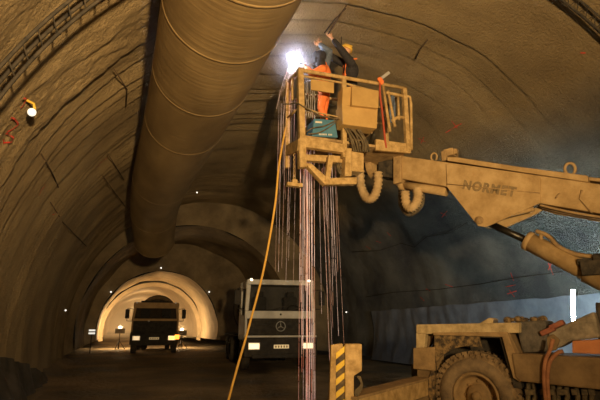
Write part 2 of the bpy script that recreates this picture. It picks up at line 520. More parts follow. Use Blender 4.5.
drape('membrane_sheet', 1, 1.5, 19, lambda y: 2.35-0.012*y, M_sheetb, 'bluish plastic membrane sheet hung along the lower right wall behind the lift truck')
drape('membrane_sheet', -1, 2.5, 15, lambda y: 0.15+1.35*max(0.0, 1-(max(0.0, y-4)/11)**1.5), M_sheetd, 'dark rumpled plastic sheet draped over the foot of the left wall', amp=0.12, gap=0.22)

# lattice girders half buried in the crown
def girder(y, ths, label):
    o = MB()
    def gp(th, dy, ins): return Vector((TX+(R0-ins)*math.cos(th), y+dy, TZ+(R0-ins)*math.sin(th)))
    n = 50
    a, b = ths
    for dy, ins in ((-0.10, 0.13), (0.10, 0.13), (0.0, 0.26)):
        o.tube([gp(a+(b-a)*i/n, dy, ins) for i in range(n+1)], 0.02, 6)
    k = int(abs(b-a)*R0/0.22)
    for i in range(k):
        t0 = a+(b-a)*i/k; t1 = a+(b-a)*(i+0.5)/k
        o.tube([gp(t0, -0.13, 0.13), gp(t0, 0.13, 0.13)], 0.007, 5)
        o.tube([gp(t0, -0.1, 0.13), gp(t1, 0, 0.26)], 0.008, 5)
        o.tube([gp(t0, 0.1, 0.13), gp(t1, 0, 0.26)], 0.008, 5)
    ob = o.obj('lattice_girder', M_dark)
    return tag(ob, label, 'lattice girder', 'steel lattice girders on the crown')
G1 = tunnel_hit(45, 42, 0.2); G2 = tunnel_hit(582, 14, 0.2)
print('girders', G1, G2)
girder(G1[1], (2.3, PI-0.35), 'rusty lattice girder crossing the upper left wall, left of the air duct')
girder(G2[1], (1.25, 0.35), 'rusty lattice girder on the upper right wall above the boom')

# rods and short bars sticking out of the shotcrete
def rods(segs, label, r=0.012, inset=0.05):
    o = MB()
    for s in segs:
        o.tube([on_shell(x, y, inset) for x, y in s], r, 5)
    ob = o.obj('rebar_rod', M_rebar)
    return tag(ob, label, 'rebar', 'bare rebar rods on the shotcrete')
rods([[(345, 3), (334, 16), (324, 29)]], 'thin dark rebar rod in the crown at the raised hands', 0.014, 0.12)
rods([[(428, 38), (420, 48), (416, 56)]], 'short bent rebar end in the shotcrete above the right end of the platform', 0.016, 0.10)
rods([[(40, 153), (49, 170), (58, 187)]], 'upper long dark bar lying on the left wall below the wall lamp')
rods([[(106, 152), (124, 180)]], 'steep bar beside the air duct on the left wall')
rods([[(102, 175), (114, 192), (124, 205)]], 'bar beside the lower part of the air duct')
rods([[(50, 202), (62, 222), (86, 246)]], 'lowest dark bar on the left wall')
rods([[(112, 67), (125, 87), (124, 105)]], 'crooked bar on the left wall next to the middle of the air duct')
rods([[(160, 2), (158, 20)]], 'stub on the crown left of the top of the air duct', 0.01)
rods([[(341, 34), (341, 42)]], 'tiny stub in the crown just right of the yellow helmet', 0.012, 0.1)

# dark seam and crack lines of the right wall, added as thin tubes
def wall_line(pts, label, r=0.012):
    o = MB(); o.tube([on_shell(x, y, 0.07) for x, y in pts], r, 5)
    return tag(o.obj('wall_line', M_dark), label, 'cable', 'black seam and crack lines on the right wall')
wall_line([(366, 297), (395, 292), (440, 289), (480, 284), (520, 277), (560, 272), (600, 262)], 'black seam line low along the right wall above the blue sheet')
wall_line([(352, 252), (380, 250), (402, 243), (416, 246), (428, 236), (450, 233), (468, 222)], 'black wavy crack line along the right wall under the boom bracket')

# ------------------------------------------------------------------ ventilation duct
def duct_mat():
    m, nt, b = nt_new('duct_fabric')
    tc = nt.nodes.new('ShaderNodeTexCoord')
    mp = nt.nodes.new('ShaderNodeMapping'); mp.inputs['Scale'].default_value = (1.2, 0.5, 1.2)
    nt.links.new(tc.outputs['Object'], mp.inputs['Vector'])
    n = nt.nodes.new('ShaderNodeTexNoise'); n.inputs['Scale'].default_value = 1.6; n.inputs['Detail'].default_value = 6
    nt.links.new(mp.outputs['Vector'], n.inputs['Vector'])
    r = nt.nodes.new('ShaderNodeValToRGB'); e = r.color_ramp.elements
    e[0].position = 0.3; e[0].color = (0.17, 0.115, 0.05, 1); e[1].position = 0.7; e[1].color = (0.30, 0.21, 0.095, 1)
    nt.links.new(n.outputs['Fac'], r.inputs['Fac']); nt.links.new(r.outputs['Color'], b.inputs['Base Color'])
    b.inputs['Roughness'].default_value = 0.62
    mp2 = nt.nodes.new('ShaderNodeMapping'); mp2.inputs['Scale'].default_value = (0.6, 9, 0.6)
    nt.links.new(tc.outputs['Object'], mp2.inputs['Vector'])
    n2 = nt.nodes.new('ShaderNodeTexNoise'); n2.inputs['Scale'].default_value = 1.6; n2.inputs['Detail'].default_value = 5
    nt.links.new(mp2.outputs['Vector'], n2.inputs['Vector'])
    bp = nt.nodes.new('ShaderNodeBump'); bp.inputs['Strength'].default_value = 0.25; bp.inputs['Distance'].default_value = 0.03
    nt.links.new(n2.outputs['Fac'], bp.inputs['Height']); nt.links.new(bp.outputs['Normal'], b.inputs['Normal'])
    return m
M_duct = duct_mat()
dc = [(228, 0, 5.7, 0.90), (208, 58, 6.97, 0.90), (184, 123, 9.35, 0.90), (160.5, 183, 13.2, 0.90), (154.5, 210, 15.7, 0.90), (154.5, 240, 18.0, 0.86)]
dpts = [P(a, b, z) for a, b, z, r in dc]
d0 = dpts[0]+(dpts[0]-dpts[2]).normalized()*7
path = bez([d0]+dpts, 14)
for k in dpts: print('duct', [round(c, 2) for c in k])
o = MB()
nn = len(path); DR = 0.765
rs = [DR-0.02*max(0, (i/(nn-1)-0.85)/0.15) for i in range(nn)]
o.tube(path, rs, 48, cap=False)
droot = empty('ventilation_duct', (dpts[0].x, dpts[0].y, dpts[0].z), 'big round dusty fabric air duct hanging under the left side of the crown', 'air duct')
tb = o.obj('duct_tube', M_duct, droot)
md = tb.modifiers.new('thick', 'SOLIDIFY'); md.thickness = 0.02
L = [0]
for i in range(1, nn): L.append(L[-1]+(path[i]-path[i-1]).length)
def along(s):
    for i in range(1, nn):
        if L[i] >= s:
            t = (s-L[i-1])/(L[i]-L[i-1]); return path[i-1].lerp(path[i], t), (path[i]-path[i-1]).normalized()
    return path[-1], (path[-1]-path[-2]).normalized()
M_band = dusty('duct_band', (0.22, 0.15, 0.065), (0.36, 0.25, 0.12), 4, rough=0.4, bump=0.1)
def s_at(row):
    return min((abs(proj(along(q*0.05)[0])[1]-row), q*0.05) for q in range(int(L[-1]/0.05)) if proj(along(q*0.05)[0])[2] > 1)[1]
for s in [s_at(-60), s_at(8), s_at(70), s_at(118), s_at(178), s_at(212), L[-1]-0.12]:
    c, d = along(s)
    o = MB(); o.lathe(c, d, [(-0.025, DR-0.002), (-0.015, DR+0.005), (0.015, DR+0.005), (0.025, DR-0.002)], 48)
    o.obj('joint_band', M_band, droot)
for s in [9, 12.5, 16, 18.5]:
    if s > L[-1]: break
    c, d = along(s)
    for sx in (-0.45, 0.45):
        p = c+Vector((sx*0.8, 0, 0.67)); top = TZ+math.sqrt((R0-0.0)**2-(p.x-TX)**2)
        MB().tube([p, Vector((p.x, p.y, top))], 0.012, 5).obj('hanger', M_rebar, droot)

# ------------------------------------------------------------------ wall lamp and small reflectors
def wall_lamp(px, py):
    p = on_shell(px, py, 0.0)
    nrm = Vector((TX-p.x, 0, TZ-p.z)).normalized()
    r = empty('wall_lamp', p, 'small round white lamp in a yellow cage high on the left wall', 'lamp')
    side = nrm.cross(Z).normalized(); u = side.cross(nrm)
    q = p+nrm*0.16
    MB().tube([p+u*0.10, p+nrm*0.10+u*0.12-side*0.05, q+u*0.05], 0.018, 6).obj('bracket', M_yel, r)
    MB().lathe(q, (CAM-q), [(-0.09, 0.02), (-0.08, 0.045), (-0.01, 0.052), (0.01, 0.052), (0.01, 0.045)], 20).obj('housing', M_dark, r)
    MB().ell(q+(CAM-q).normalized()*0.015, 0.05, 0.05, 0.05).obj('glow_ball', emit('lamp_white', (1, 0.90, 0.72), 1.0), r)
wall_lamp(21, 106)
M_dot = emit('reflector_glow', (1.0, 0.93, 0.8), 1.6)  # light thrown back by the prisms, put in as emission
dots = [(63, 310, 'left wall low, near the dark sheet'), (86, 315, 'left wall, beside the two white plates'), (111, 292, 'left rim of the far portal'),
        (209, 292, 'right rim of the far portal'), (161, 268, 'crown of the far portal'), (166, 245, 'under the open end of the air duct'),
        (197, 192, 'shotcrete right of the lower end of the air duct'), (347, 312, 'dark wall right of the white truck')]
for x, y, w in dots:
    if w.find('portal') >= 0 or y == 315 or y == 245:
        d = ray(x, y); p = CAM+d*((PY-0.15-CAM.y)/d.y)
        nrm = Vector((0, -1, 0))
    else:
        th, yy = tunnel_hit(x, y)
        if yy > YEND: d = ray(x, y); p = CAM+d*((YEND-0.2)/d.y); nrm = Vector((0, -1, 0))
        else: p = shell_pt(th, yy, 0.03); nrm = Vector((TX-p.x, 0, TZ-p.z)).normalized()
    r = empty('survey_reflector', p, 'tiny white survey reflector on the '+w, 'reflector', 'survey reflectors')
    MB().tube([p-nrm*0.1, p+nrm*0.05], 0.012, 6).obj('bolt', M_rebar, r)
    sz = 0.0016*(p-CAM).length
    MB().ell(p+nrm*0.07, sz, sz, sz, seg=8, rings=6).obj('prism', M_dot, r)

# two stacked white plates on a post at the portal's left foot
d = ray(92, 332); p = CAM+d*((PY-0.6)/d.y)
r = empty('marker_post', (p.x, p.y, 0), 'post with two small white reflective plates at the left foot of the far portal', 'marker post')
MB().tube([(p.x, p.y, -0.05), (p.x, p.y, p.z+0.15)], 0.03, 6).obj('post', M_dark, r)
for dz in (0.09, -0.07):
    MB().box((p.x, p.y-0.05, p.z+dz), (0.34, 0.02, 0.09)).obj('plate', emit('white_plate_glow', (1, 0.95, 0.82), 0.9), r)  # plates are no lamps, their shine is put in as emission

# ------------------------------------------------------------------ lamps in the far tunnel
WARM = (1.0, 0.70, 0.38)
def floodlight(px, pyv, y, label, power):
    d = ray(px, pyv); p = CAM+d*((y-CAM.y)/d.y)
    r = empty('floodlight', (p.x, p.y, 0), label, 'floodlight', 'floodlights beyond the portal')
    MB().tube([(p.x, p.y, -0.03), (p.x, p.y, p.z-0.1)], 0.04, 8).obj('pole', M_dark, r)
    for k in range(3):
        a = k*2*PI/3
        MB().tube([(p.x, p.y, 0.5), (p.x+0.4*math.cos(a), p.y+0.4*math.sin(a), -0.03)], 0.025, 6).obj('leg', M_dark, r)
    MB().box((p.x, p.y, p.z), (0.62, 0.12, 0.32)).obj('housing', M_dark, r, 0.02)
    MB().box((p.x, p.y+0.075, p.z), (0.52, 0.02, 0.26)).obj('lens', emit('flood_lens', WARM, 8), r)
    MB().ell((p.x, p.y+0.1, p.z+0.24), 0.13, 0.1, 0.1).obj('glow_ball', emit('flood_halo', (1, 0.8, 0.5), 5), r)  # glowing ball added above the housing for the halo behind it
    for dy, f in ((0.6, 1.0),):
        ld = bpy.data.lights.new('flood_bulb', 'POINT'); ld.energy = power*f; ld.color = WARM; ld.shadow_soft_size = 0.3
        lo = bpy.data.objects.new('flood_bulb', ld); C.objects.link(lo); lo.location = (p.x, p.y+dy, p.z+0.1)
    return p
floodlight(120, 331, 34.6, 'dark floodlight on a thin pole left of the far truck', 260)
floodlight(182, 333, 34.2, 'dark floodlight on a thin pole right of the far truck', 260)
for yy, pw in ((45, 190), (58, 260)):
    ld = bpy.data.lights.new('far_fill', 'POINT'); ld.energy = pw; ld.color = WARM; ld.shadow_soft_size = 0.4
    lo = bpy.data.objects.new('far_fill', ld); C.objects.link(lo); lo.location = (PXc-0.5, yy, 3.2)  # unseen fill lights, added to make the far haze glow
# haze filling the far tunnel
def vol_mat(name, col, dens, aniso=0.3):
    m = bpy.data.materials.new(name); m.use_nodes = True; nt = m.node_tree
    nt.nodes.remove(nt.nodes['Principled BSDF'])
    v = nt.nodes.new('ShaderNodeVolumePrincipled'); v.inputs['Color'].default_value = (*col, 1)
    v.inputs['Density'].default_value = dens; v.inputs['Anisotropy'].default_value = aniso
    nt.links.new(v.outputs['Volume'], nt.nodes['Material Output'].inputs['Volume'])
    return m
o = MB(); poly = []
for i in range(33):
    th = TH0+(PI-2*TH0)*i/32
    poly.append(Vector((PXc+(PR-0.35)*math.cos(th), PY+0.4, PZ+(PR-0.35)*math.sin(th))))
o.prism(poly, Vector((0, 55, 0)))
tag(o.obj('dust_haze', vol_mat('dust_haze', (1.0, 0.85, 0.62), 0.045)), 'glowing brown dust haze filling the far tunnel behind the distant truck', 'haze', kind='stuff')

# ------------------------------------------------------------------ trucks
M_plateink = dusty('plate_ink', (0.25, 0.15, 0.05), (0.3, 0.2, 0.08), 5, bump=0)
def truck(px, z, label, body, dark, drumc, style, facing):  # noqa
    g = P(px, 340, z)
    root = empty('mixer_truck' if style else 'tipper_truck', (g.x, g.y, 0), label, 'truck', rz=facing)
    L_ = lambda: LM()
    H = 3.05 if style else 2.72
    bz = 1.0     # cab floor height
    W = 1.25
    # chassis
    m = L_(); m.box((0, 4.3, 0.85), (0.9, 8.0, 0.28)); m.box((0, 4.3, 0.6), (2.2, 0.15, 0.15)); m.obj('chassis', dark, root, 0.02)
    # cab shell with a real windscreen opening
    wz0, wz1 = (1.98, H-0.18) if style else (1.85, H-0.32)
    m = L_()
    yb = 1.9
    m.box((0, yb/2+0.05, H-0.06), (2*W-0.1, yb-0.1, 0.12))              # roof
    m.box((0, 0.09, (wz1+H)/2), (2*W-0.1, 0.18, H-wz1))                    # header
    m.box((0, 0.06, (wz0+1.72)/2), (2*W, 0.12, wz0-1.72))                # white band below the screen
    for sx in (-1, 1):
        m.hexa([(sx*(W-0.13), 0, wz0), (sx*W, 0, wz0), (sx*W, 0.2, wz0), (sx*(W-0.13), 0.2, wz0),
                (sx*(W-0.20), 0.08, wz1), (sx*(W-0.05), 0.08, wz1), (sx*(W-0.05), 0.28, wz1), (sx*(W-0.20), 0.28, wz1)])
        m.box((sx*(W-0.05), yb*0.5, (bz+1.85)/2), (0.08, yb, 0.85+0.0))
        m.box((sx*(W-0.06), yb-0.25, (1.85+H)/2), (0.08, 0.5, H-1.85))
        m.box((sx*(W-0.07), 0.55, H-0.2), (0.08, 1.0, 0.25))
    m.box((0, yb, (bz+H)/2), (2*W-0.08, 0.08, H-bz))
    m.box((0, yb/2, bz), (2*W-0.1, yb, 0.1))
    cab = m.obj('cab', body, root, 0.025)
    mg, nt, b = nt_new('windscreen_glass'); b.inputs['Base Color'].default_value = (0.02, 0.02, 0.02, 1); b.inputs['Roughness'].default_value = 0.08
    b.inputs['Alpha'].default_value = 0.45
    nz_ = nt.nodes.new('ShaderNodeTexNoise'); nz_.inputs['Scale'].default_value = 4
    mrr = nt.nodes.new('ShaderNodeMapRange'); mrr.inputs['To Min'].default_value = 0.05; mrr.inputs['To Max'].default_value = 0.2
    nt.links.new(nz_.outputs['Fac'], mrr.inputs['Value']); nt.links.new(mrr.outputs['Result'], b.inputs['Roughness'])
    m = L_(); m.hexa([(-W+0.12, 0.03, wz0), (W-0.12, 0.03, wz0), (W-0.12, 0.05, wz0), (-W+0.12, 0.05, wz0),
                      (-W+0.18, 0.10, wz1), (W-0.18, 0.10, wz1), (W-0.18, 0.12, wz1), (-W+0.18, 0.12, wz1)])
    m.obj('windscreen', mg, root)
    m = L_(); m.box((0, 0.35, wz0-0.02), (2*W-0.3, 0.4, 0.12)); m.obj('dashboard', dark, root)
    for sx in (-0.6, 0.55):
        m = L_(); m.box((sx, 1.0, wz0+0.22), (0.5, 0.14, 0.62)); m.box((sx, 0.95, wz0+0.62), (0.28, 0.1, 0.2))
        m.obj('seat', dusty('seat_cloth', (0.20, 0.19, 0.16), (0.3, 0.28, 0.24), 6), root, 0.04)
    m = L_(); m.lathe((0.55, 0.55, wz0+0.08), (0, 0.5, 0.8), [(0, 0.2), (0.015, 0.22), (0.03, 0.2), (0.015, 0.18), (0, 0.2)], 20)
    m.obj('steering_wheel', dark, root)
    for sx in (-0.35, 0.35):
        m = L_(); m.bar((sx, -0.01, wz0+0.02), (sx+0.5, 0.02, wz0+0.16), 0.02, 0.03); m.obj('wiper', dark, root)
    # grille with slats
    m = L_(); m.box((0, 0.08, 1.42), (2*W-0.06, 0.1, 0.60))
    for k in range(4): m.box((0, 0.02, 1.22+k*0.14), (2*W-0.35, 0.06, 0.05))
    m.obj('grille', dark, root, 0.01)
    # bumper
    m = L_(); m.box((0, 0.0, 0.78), (2*W+0.02, 0.3, 0.62)); m.box((0, -0.06, 0.5), (2*W-0.5, 0.3, 0.14)); bump = m.obj('bumper', dark, root, 0.03)
    m = L_(); m.box((0, -0.05, 1.13), (2*W-0.02, 0.24, 0.06)); m.obj('bumper_strip', body if style else dark, root, 0.01)
    # headlights
    for i, sx in enumerate((-0.93, 0.93)):
        m = L_(); m.box((sx, -0.15, 0.82), (0.40, 0.04, 0.24)); hl = m.obj('headlight', M_chrome, root, 0.01)
        m = L_(); m.box((sx, -0.175, 0.82), (0.34 if style else 0.26, 0.02, 0.17))
        st = 1.7 if style else 0.9
        col = (1, 0.70, 0.38)
        if not style and sx > 0: col, st = (1.0, 0.42, 0.08), 3.0
        m.obj('lens', emit('headlight_glow', col, st), hl)
        if not style and sx > 0:
            m = L_(); m.box((sx+0.28, -0.17, 0.87), (0.24, 0.06, 0.24)); m.obj('indicator', emit('indicator_glow', (1, 0.30, 0.02), 2.8), root)
    m = L_(); m.box((0.0, -0.16, 0.80), (0.52, 0.02, 0.12))
    for k in range(5): m.box((-0.19+k*0.095, -0.172, 0.80), (0.045, 0.006, 0.07), None, 1)
    m.obj('licence_plate', [emit('plate_yellow_glow', (1, 0.72, 0.35), 0.42 if style else 0.2, (0.8, 0.66, 0.4)), M_plateink], root)  # brightness of the plate put in as a faint emission
    # roof marker lamps
    for sx in (-1.05, 1.02):
        m = L_(); m.ell((sx, 0.03, H-0.02), 0.06, 0.06, 0.05); m.obj('marker_lamp', emit('marker_glow', (1, 0.8, 0.5), 3.5 if style else 0.05), root)
    if style:   # ring with a three-pointed star
        m = L_(); m.lathe((0, -0.015, 1.46), (0, 1, 0), [(0, 0.145), (0.02, 0.16), (0, 0.175), (-0.02, 0.16), (0, 0.145)], 28)
        for k in range(3):
            a = PI/2+k*2*PI/3
            m.tube([(0, -0.015, 1.46), (0.155*math.cos(a), -0.015, 1.46+0.155*math.sin(a))], [0.024, 0.006], 6)
        m.obj('star_emblem', dusty('emblem_metal', (0.3, 0.3, 0.28), (0.4, 0.4, 0.38), 5, bump=0, rough=0.4), root)
        m = L_(); m.ell((0, -0.005, 1.86), 0.035, 0.02, 0.035); m.obj('badge', dark, root)
    # mirrors
    for sx in (-1, 1):
        m = L_(); m.tube([(sx*(W-0.02), 0.2, H-0.35), (sx*(W+0.26), 0.1, H-0.32), (sx*(W+0.26), 0.1, H-1.0), (sx*(W-0.02), 0.2, H-1.0)], 0.02, 6)
        ar = m.obj('mirror_arm', dark, root)
        m = L_(); m.box((sx*(W+0.26), 0.08, H-0.62), (0.22, 0.09, 0.5)); m.obj('mirror', dark, ar, 0.03)
    # wheels
    for yw, dual in ((1.1, 0), (5.2, 1), (6.6, 1)):
        for sx in (-1, 1):
            m = L_(); w = 0.15
            prof = [(-w, 0.28), (-w, 0.46), (-w*0.8, 0.52), (w*0.8, 0.52), (w, 0.46), (w, 0.28)]
            m.lathe((sx*(W-0.16), yw, 0.5), (1, 0, 0), prof, 28)
            if dual: m.lathe((sx*(W-0.52), yw, 0.5), (1, 0, 0), prof, 28)
            wh = m.obj('wheel', dusty('truck_tire', (0.03, 0.025, 0.018), (0.08, 0.065, 0.045), 7), root)
            m = L_(); m.lathe((sx*(W-0.10), yw, 0.5), (sx, 0, 0), [(0.0, 0.29), (0.02, 0.26), (-0.06, 0.2), (-0.06, 0.1), (0.06, 0.09), (0.06, 0.001)], 24)
            m.obj('rim', dusty('truck_rim', (0.12, 0.10, 0.07), (0.2, 0.16, 0.11), 6), wh)
        m = L_(); m.tube([(-W+0.1, yw, 0.5), (W-0.1, yw, 0.5)], 0.07, 8); m.obj('axle', dark, root)
    for sx in (-1, 1):
        m = L_(); m.box((sx*(W-0.2), 5.9, 1.12), (0.45, 2.7, 0.05)); m.obj('mudguard', dark, root, 0.01)
    # drum
    ax = Vector((0, math.cos(0.2), math.sin(0.2)))
    if style: base, sc = Vector((0, 2.25, 1.75)), 1.0
    else: base, sc = Vector((0, 2.2, 1.75)), 0.98
    m = L_(); m.lathe(base, ax, [(0.0, 0.001), (0.0, 0.55*sc), (0.6, 0.98*sc), (1.4, 1.18*sc), (2.6, 1.18*sc), (4.6, 0.62*sc), (4.8, 0.5*sc)], 36)
    dr = m.obj('mixer_drum', drumc, root)
    for t in (1.0, 2.1, 3.2):
        rr = 1.10 if t == 1.0 else (1.185 if t < 3 else 1.02)
        m = L_(); m.lathe(base, ax, [(t-0.04, rr*sc), (t, rr*sc+0.04), (t+0.04, rr*sc)], 36); m.obj('drum_band', dark, dr)
    m = L_()
    for sx in (-0.5, 0.5):
        m.bar((sx, 2.35, 0.95), (sx, 2.35, 1.75), 0.12, 0.12); m.bar((sx, 7.0, 0.95), (sx, 7.0, 2.4), 0.12, 0.12)
    m.obj('drum_stand', dark, root)
    m = L_(); m.hexa([(-0.5, 6.9, 2.6), (0.5, 6.9, 2.6), (0.5, 7.6, 2.6), (-0.5, 7.6, 2.6), (-0.7, 6.6, 3.3), (0.7, 6.6, 3.3), (0.7, 7.9, 3.3), (-0.7, 7.9, 3.3)])
    m.obj('hopper', dark, root, 0.02)
    if not style:
        m = L_()
        m.box((0, 0.5, H+0.06), (1.7, 0.08, 0.1))
        for sx in (-0.6, -0.2, 0.2, 0.6): m.ell((sx, 0.45, H+0.08), 0.07, 0.05, 0.07)
        m.obj('roof_light_bar', dark, root)
        m = L_(); m.ell((-0.35, 0.04, 1.72), 0.07, 0.03, 0.05); m.obj('brand_badge', M_chrome, root)
    return root
M_twhite = dusty('truck_white_paint', (0.50, 0.49, 0.45), (0.66, 0.64, 0.58), 3, bump=0.05, rough=0.5)
M_tdark = dusty('truck_dark_parts', (0.018, 0.016, 0.013), (0.05, 0.043, 0.033), 5, bump=0.1)
M_tdrum = dusty('truck_drum_dusty', (0.09, 0.07, 0.045), (0.17, 0.135, 0.09), 3)
M_tbrown = dusty('truck_dusty_brown', (0.36, 0.23, 0.11), (0.50, 0.33, 0.16), 3, bump=0.1)
t1 = truck(280.5, 16.0, 'white cab concrete mixer truck parked facing us under the platform', M_twhite, M_tdark, M_tdrum, 1, -0.13)
t2 = truck(154, 25.6, 'dark brown mixer truck coming out of the hazy far portal, orange indicator lit', M_tbrown, M_tdark, M_tdrum, 0, -0.10)
t2.name = 'mixer_truck.001'

# ------------------------------------------------------------------ boom lift (carrier, boom and platform: one machine)
D = (0.79*RH-0.61*FH).normalized()           # along the carrier, to the right and nearer
N = (0.61*RH+0.79*FH).normalized()           # away from us across the carrier
CP = P(475, 397, 6.0)                        # wheel centre, near side plane
def CPL(px, py, off=0.0): return PL(px, py, CP+N*off, N)
lift = empty('boom_lift', (CP.x, CP.y, 0), 'dusty yellow boom lift truck at the right with its raised arm carrying the work platform', 'boom lift')

BP = P(397, 168, 9.5)
def BPL(px, py, off=0.0): return PL(px, py, BP+N*off, N)
# boom box
m = MB(); m.prism([BPL(*q) for q in [(400, 155.5), (446, 162), (600, 184), (700, 199), (700, 236), (600, 213.5), (538, 203), (446, 186.5), (400, 178.5)]], N*0.42)
boom = m.obj('boom', M_boom, lift, 0.02)
m = MB(); m.prism([BPL(*q, -0.03) for q in [(447, 157), (456, 157), (518, 166.5), (588, 175.5), (588, 182), (518, 171.5), (447, 160.5)]], N*0.46)
m.obj('top_cover', M_boom, boom, 0.012)
m = MB(); m.prism([BPL(*q, 0.1) for q in [(586, 176.5), (660, 185), (660, 189), (586, 180)]], N*0.2)
m.obj('rear_cover', M_boomd, boom, 0.01)
m = MB(); m.prism([BPL(*q, -0.035) for q in [(446, 163.5), (478, 168.5), (540, 177), (540, 203), (486, 227), (478, 226), (447, 187)]], N*0.04)
m.prism([BPL(*q, 0.42) for q in [(446, 163.5), (540, 177), (540, 203), (486, 227), (478, 226), (447, 187)]], N*0.03)
m.obj('bracket_plate', M_boom, boom, 0.006)
m = MB()
for a, b, rr in (((447, 184), (540, 193), 0.008), ((560, 193), (556, 198), 0.01)):
    m.tube([BPL(*a, -0.045), BPL(*b, -0.045)], rr, 6)
m.tube([BPL(582, 190, -0.015), BPL(580, 199, -0.015), BPL(592, 213, -0.015)], 0.014, 6)
m.obj('weld_seam', M_boomd, boom)
m = MB(); m.lathe(BPL(479, 220, -0.07), N, [(0, 0.001), (0, 0.07), (0.6, 0.07), (0.6, 0.001)], 18); m.obj('pivot_pin', M_boomd, boom)
# flange plates at the front of the boom
m = MB(); m.prism([BPL(*q, -0.06) for q in [(393, 155), (401, 153), (401, 182), (393, 184)]], N*0.54); m.obj('end_flange', M_boomd, boom, 0.015)
m = MB(); m.box(BPL(451, 154, 0.2), (0.18, 0.3, 0.14), (D, N, Z)); m.box(BPL(447, 158, 0.2), (0.10, 0.34, 0.2), (D, N, Z)); m.box(BPL(455, 152, 0.15), (0.1, 0.1, 0.1), (D, N, Z)); m.obj('top_bracket', M_boomd, boom, 0.01)
def lug(px, py, rr):
    c = BPL(px, py, 0.1)
    m = MB(); pts = [c+D*rr*math.cos(a)+Z*rr*1.35*math.sin(a) for a in [PI*1.35-k*PI*1.7/12 for k in range(13)]]
    m.tube(pts, rr*0.32, 8); return m.obj('lifting_lug', M_boom, boom)
lug(570, 169, 0.075); lug(434, 157, 0.06)
# lettering
cu = bpy.data.curves.new('txt', 'FONT'); cu.body = 'NORMET'; cu.size = 0.30; cu.extrude = 0.003; cu.offset = 0.014; cu.space_character = 1.22
to = bpy.data.objects.new('txt', cu); C.objects.link(to)
bpy.context.view_layer.update()
me = bpy.data.meshes.new_from_object(to.evaluated_get(bpy.context.evaluated_depsgraph_get()))
bpy.data.objects.remove(to)
a = BPL(462, 188.5, -0.042); b = BPL(515, 196.5, -0.042)
ex = (b-a).normalized(); ey = N.cross(ex)*-1
if ey.z < 0: ey = -ey
w = max(v.co.x for v in me.vertices); k = (b-a).length/w
for v in me.vertices: v.co = a+ex*v.co.x*k+ey*v.co.y*k*1.15-N*v.co.z - parent_world(boom)
me.materials.append(M_letter)
lo = bpy.data.objects.new('lettering', me); C.objects.link(lo); lo.parent = boom
# extension tube below the front of the boom
m = MB(); m.tube([BPL(402, 185, 0.15), BPL(447, 192, 0.15)], 0.085, 14); m.lathe(BPL(402, 185, 0.15), D, [(-0.05, 0.001), (-0.05, 0.12), (0.06, 0.12), (0.06, 0.085)], 14); m.obj('extension_cylinder', M_boom, lift)
# hydraulic cylinder
A = BPL(484, 221, 0.2); B_ = BPL(528, 241, 0.2); Cc = BPL(602, 279, 0.2)
Bd = (Cc-A).normalized()
m = MB(); m.tube([B_, Cc], 0.155, 22); m.lathe(B_, Bd, [(-0.03, 0.07), (-0.03, 0.165), (0.05, 0.17), (0.05, 0.155)], 22); m.lathe(Cc, Bd, [(-0.22, 0.155), (-0.22, 0.18), (0.35, 0.18), (0.35, 0.001)], 22)
hyd = m.obj('hydraulic_cylinder', M_boom, lift)
m = MB(); m.tube([A, B_+Bd*0.05], 0.062, 14); m.obj('piston_rod', M_steel, hyd)
m = MB(); m.tube(bez([BPL(536, 231, 0.1), BPL(548, 236, 0.1), BPL(558, 246, 0.1), BPL(572, 253, 0.1), BPL(586, 256, 0.1), BPL(606, 258, 0.1)]), 0.035, 8)
m.tube([BPL(541, 233, 0.1), BPL(541, 244, 0.15)], 0.03, 6); m.obj('oil_pipe', M_boomd, hyd)
m = MB(); m.box(BPL(592, 268, 0.0), (0.28, 0.2, 0.22), (D, N, Z)); m.box(BPL(585, 262, 0.05), (0.2, 0.15, 0.1), (D, N, Z)); m.box(BPL(598, 259, 0.05), (0.12, 0.15, 0.14), (D, N, Z)); m.obj('valve_block', M_dark, hyd, 0.015)
m = MB(); m.tube(bez([BPL(489, 223, 0.02), BPL(510, 215, 0.02), BPL(534, 209, 0.02)]), 0.04, 8); m.prism([BPL(*q, 0.3) for q in [(490, 226), (500, 221), (540, 206), (548, 206), (536, 214), (500, 230)]], N*0.05); m.obj('lower_link', M_boom, boom)
m = MB()
for k in range(3): m.tube(bez([BPL(540, 205+k*1.5, 0.1+0.1*k), BPL(556, 209+k*2, 0.1+0.1*k), BPL(575, 213+k*1.6, 0.1+0.1*k), BPL(612, 219+k*2, 0.1+0.1*k)]), 0.022, 6)
m.obj('hose_run', M_boomd, boom)
# corrugated hoses hanging in loops
def corr(pts, r, off):
    path = bez([BPL(x, y, off) for x, y in pts], 7); rr = [r*(1.0 if i % 2 else 0.70) for i in range(len(path))]
    m = MB(); m.tube(path, rr, 12); return m.obj('corrugated_hose', M_corr, lift)
corr([(360, 170), (361, 186), (365, 196), (370, 199), (375, 195), (378, 184), (378, 172)], 0.105, 0.0)
corr([(417, 188), (418, 197), (415, 205), (410, 208), (406, 203), (405, 192)], 0.105, 0.1)
m = MB(); m.tube(bez([BPL(402, 186, 0.3), BPL(402, 204, 0.3), BPL(408, 213, 0.3), BPL(416, 210, 0.3), BPL(421, 202, 0.3), BPL(421, 188, 0.3)]), 0.07, 10); m.obj('loop_hose', M_hose, lift)

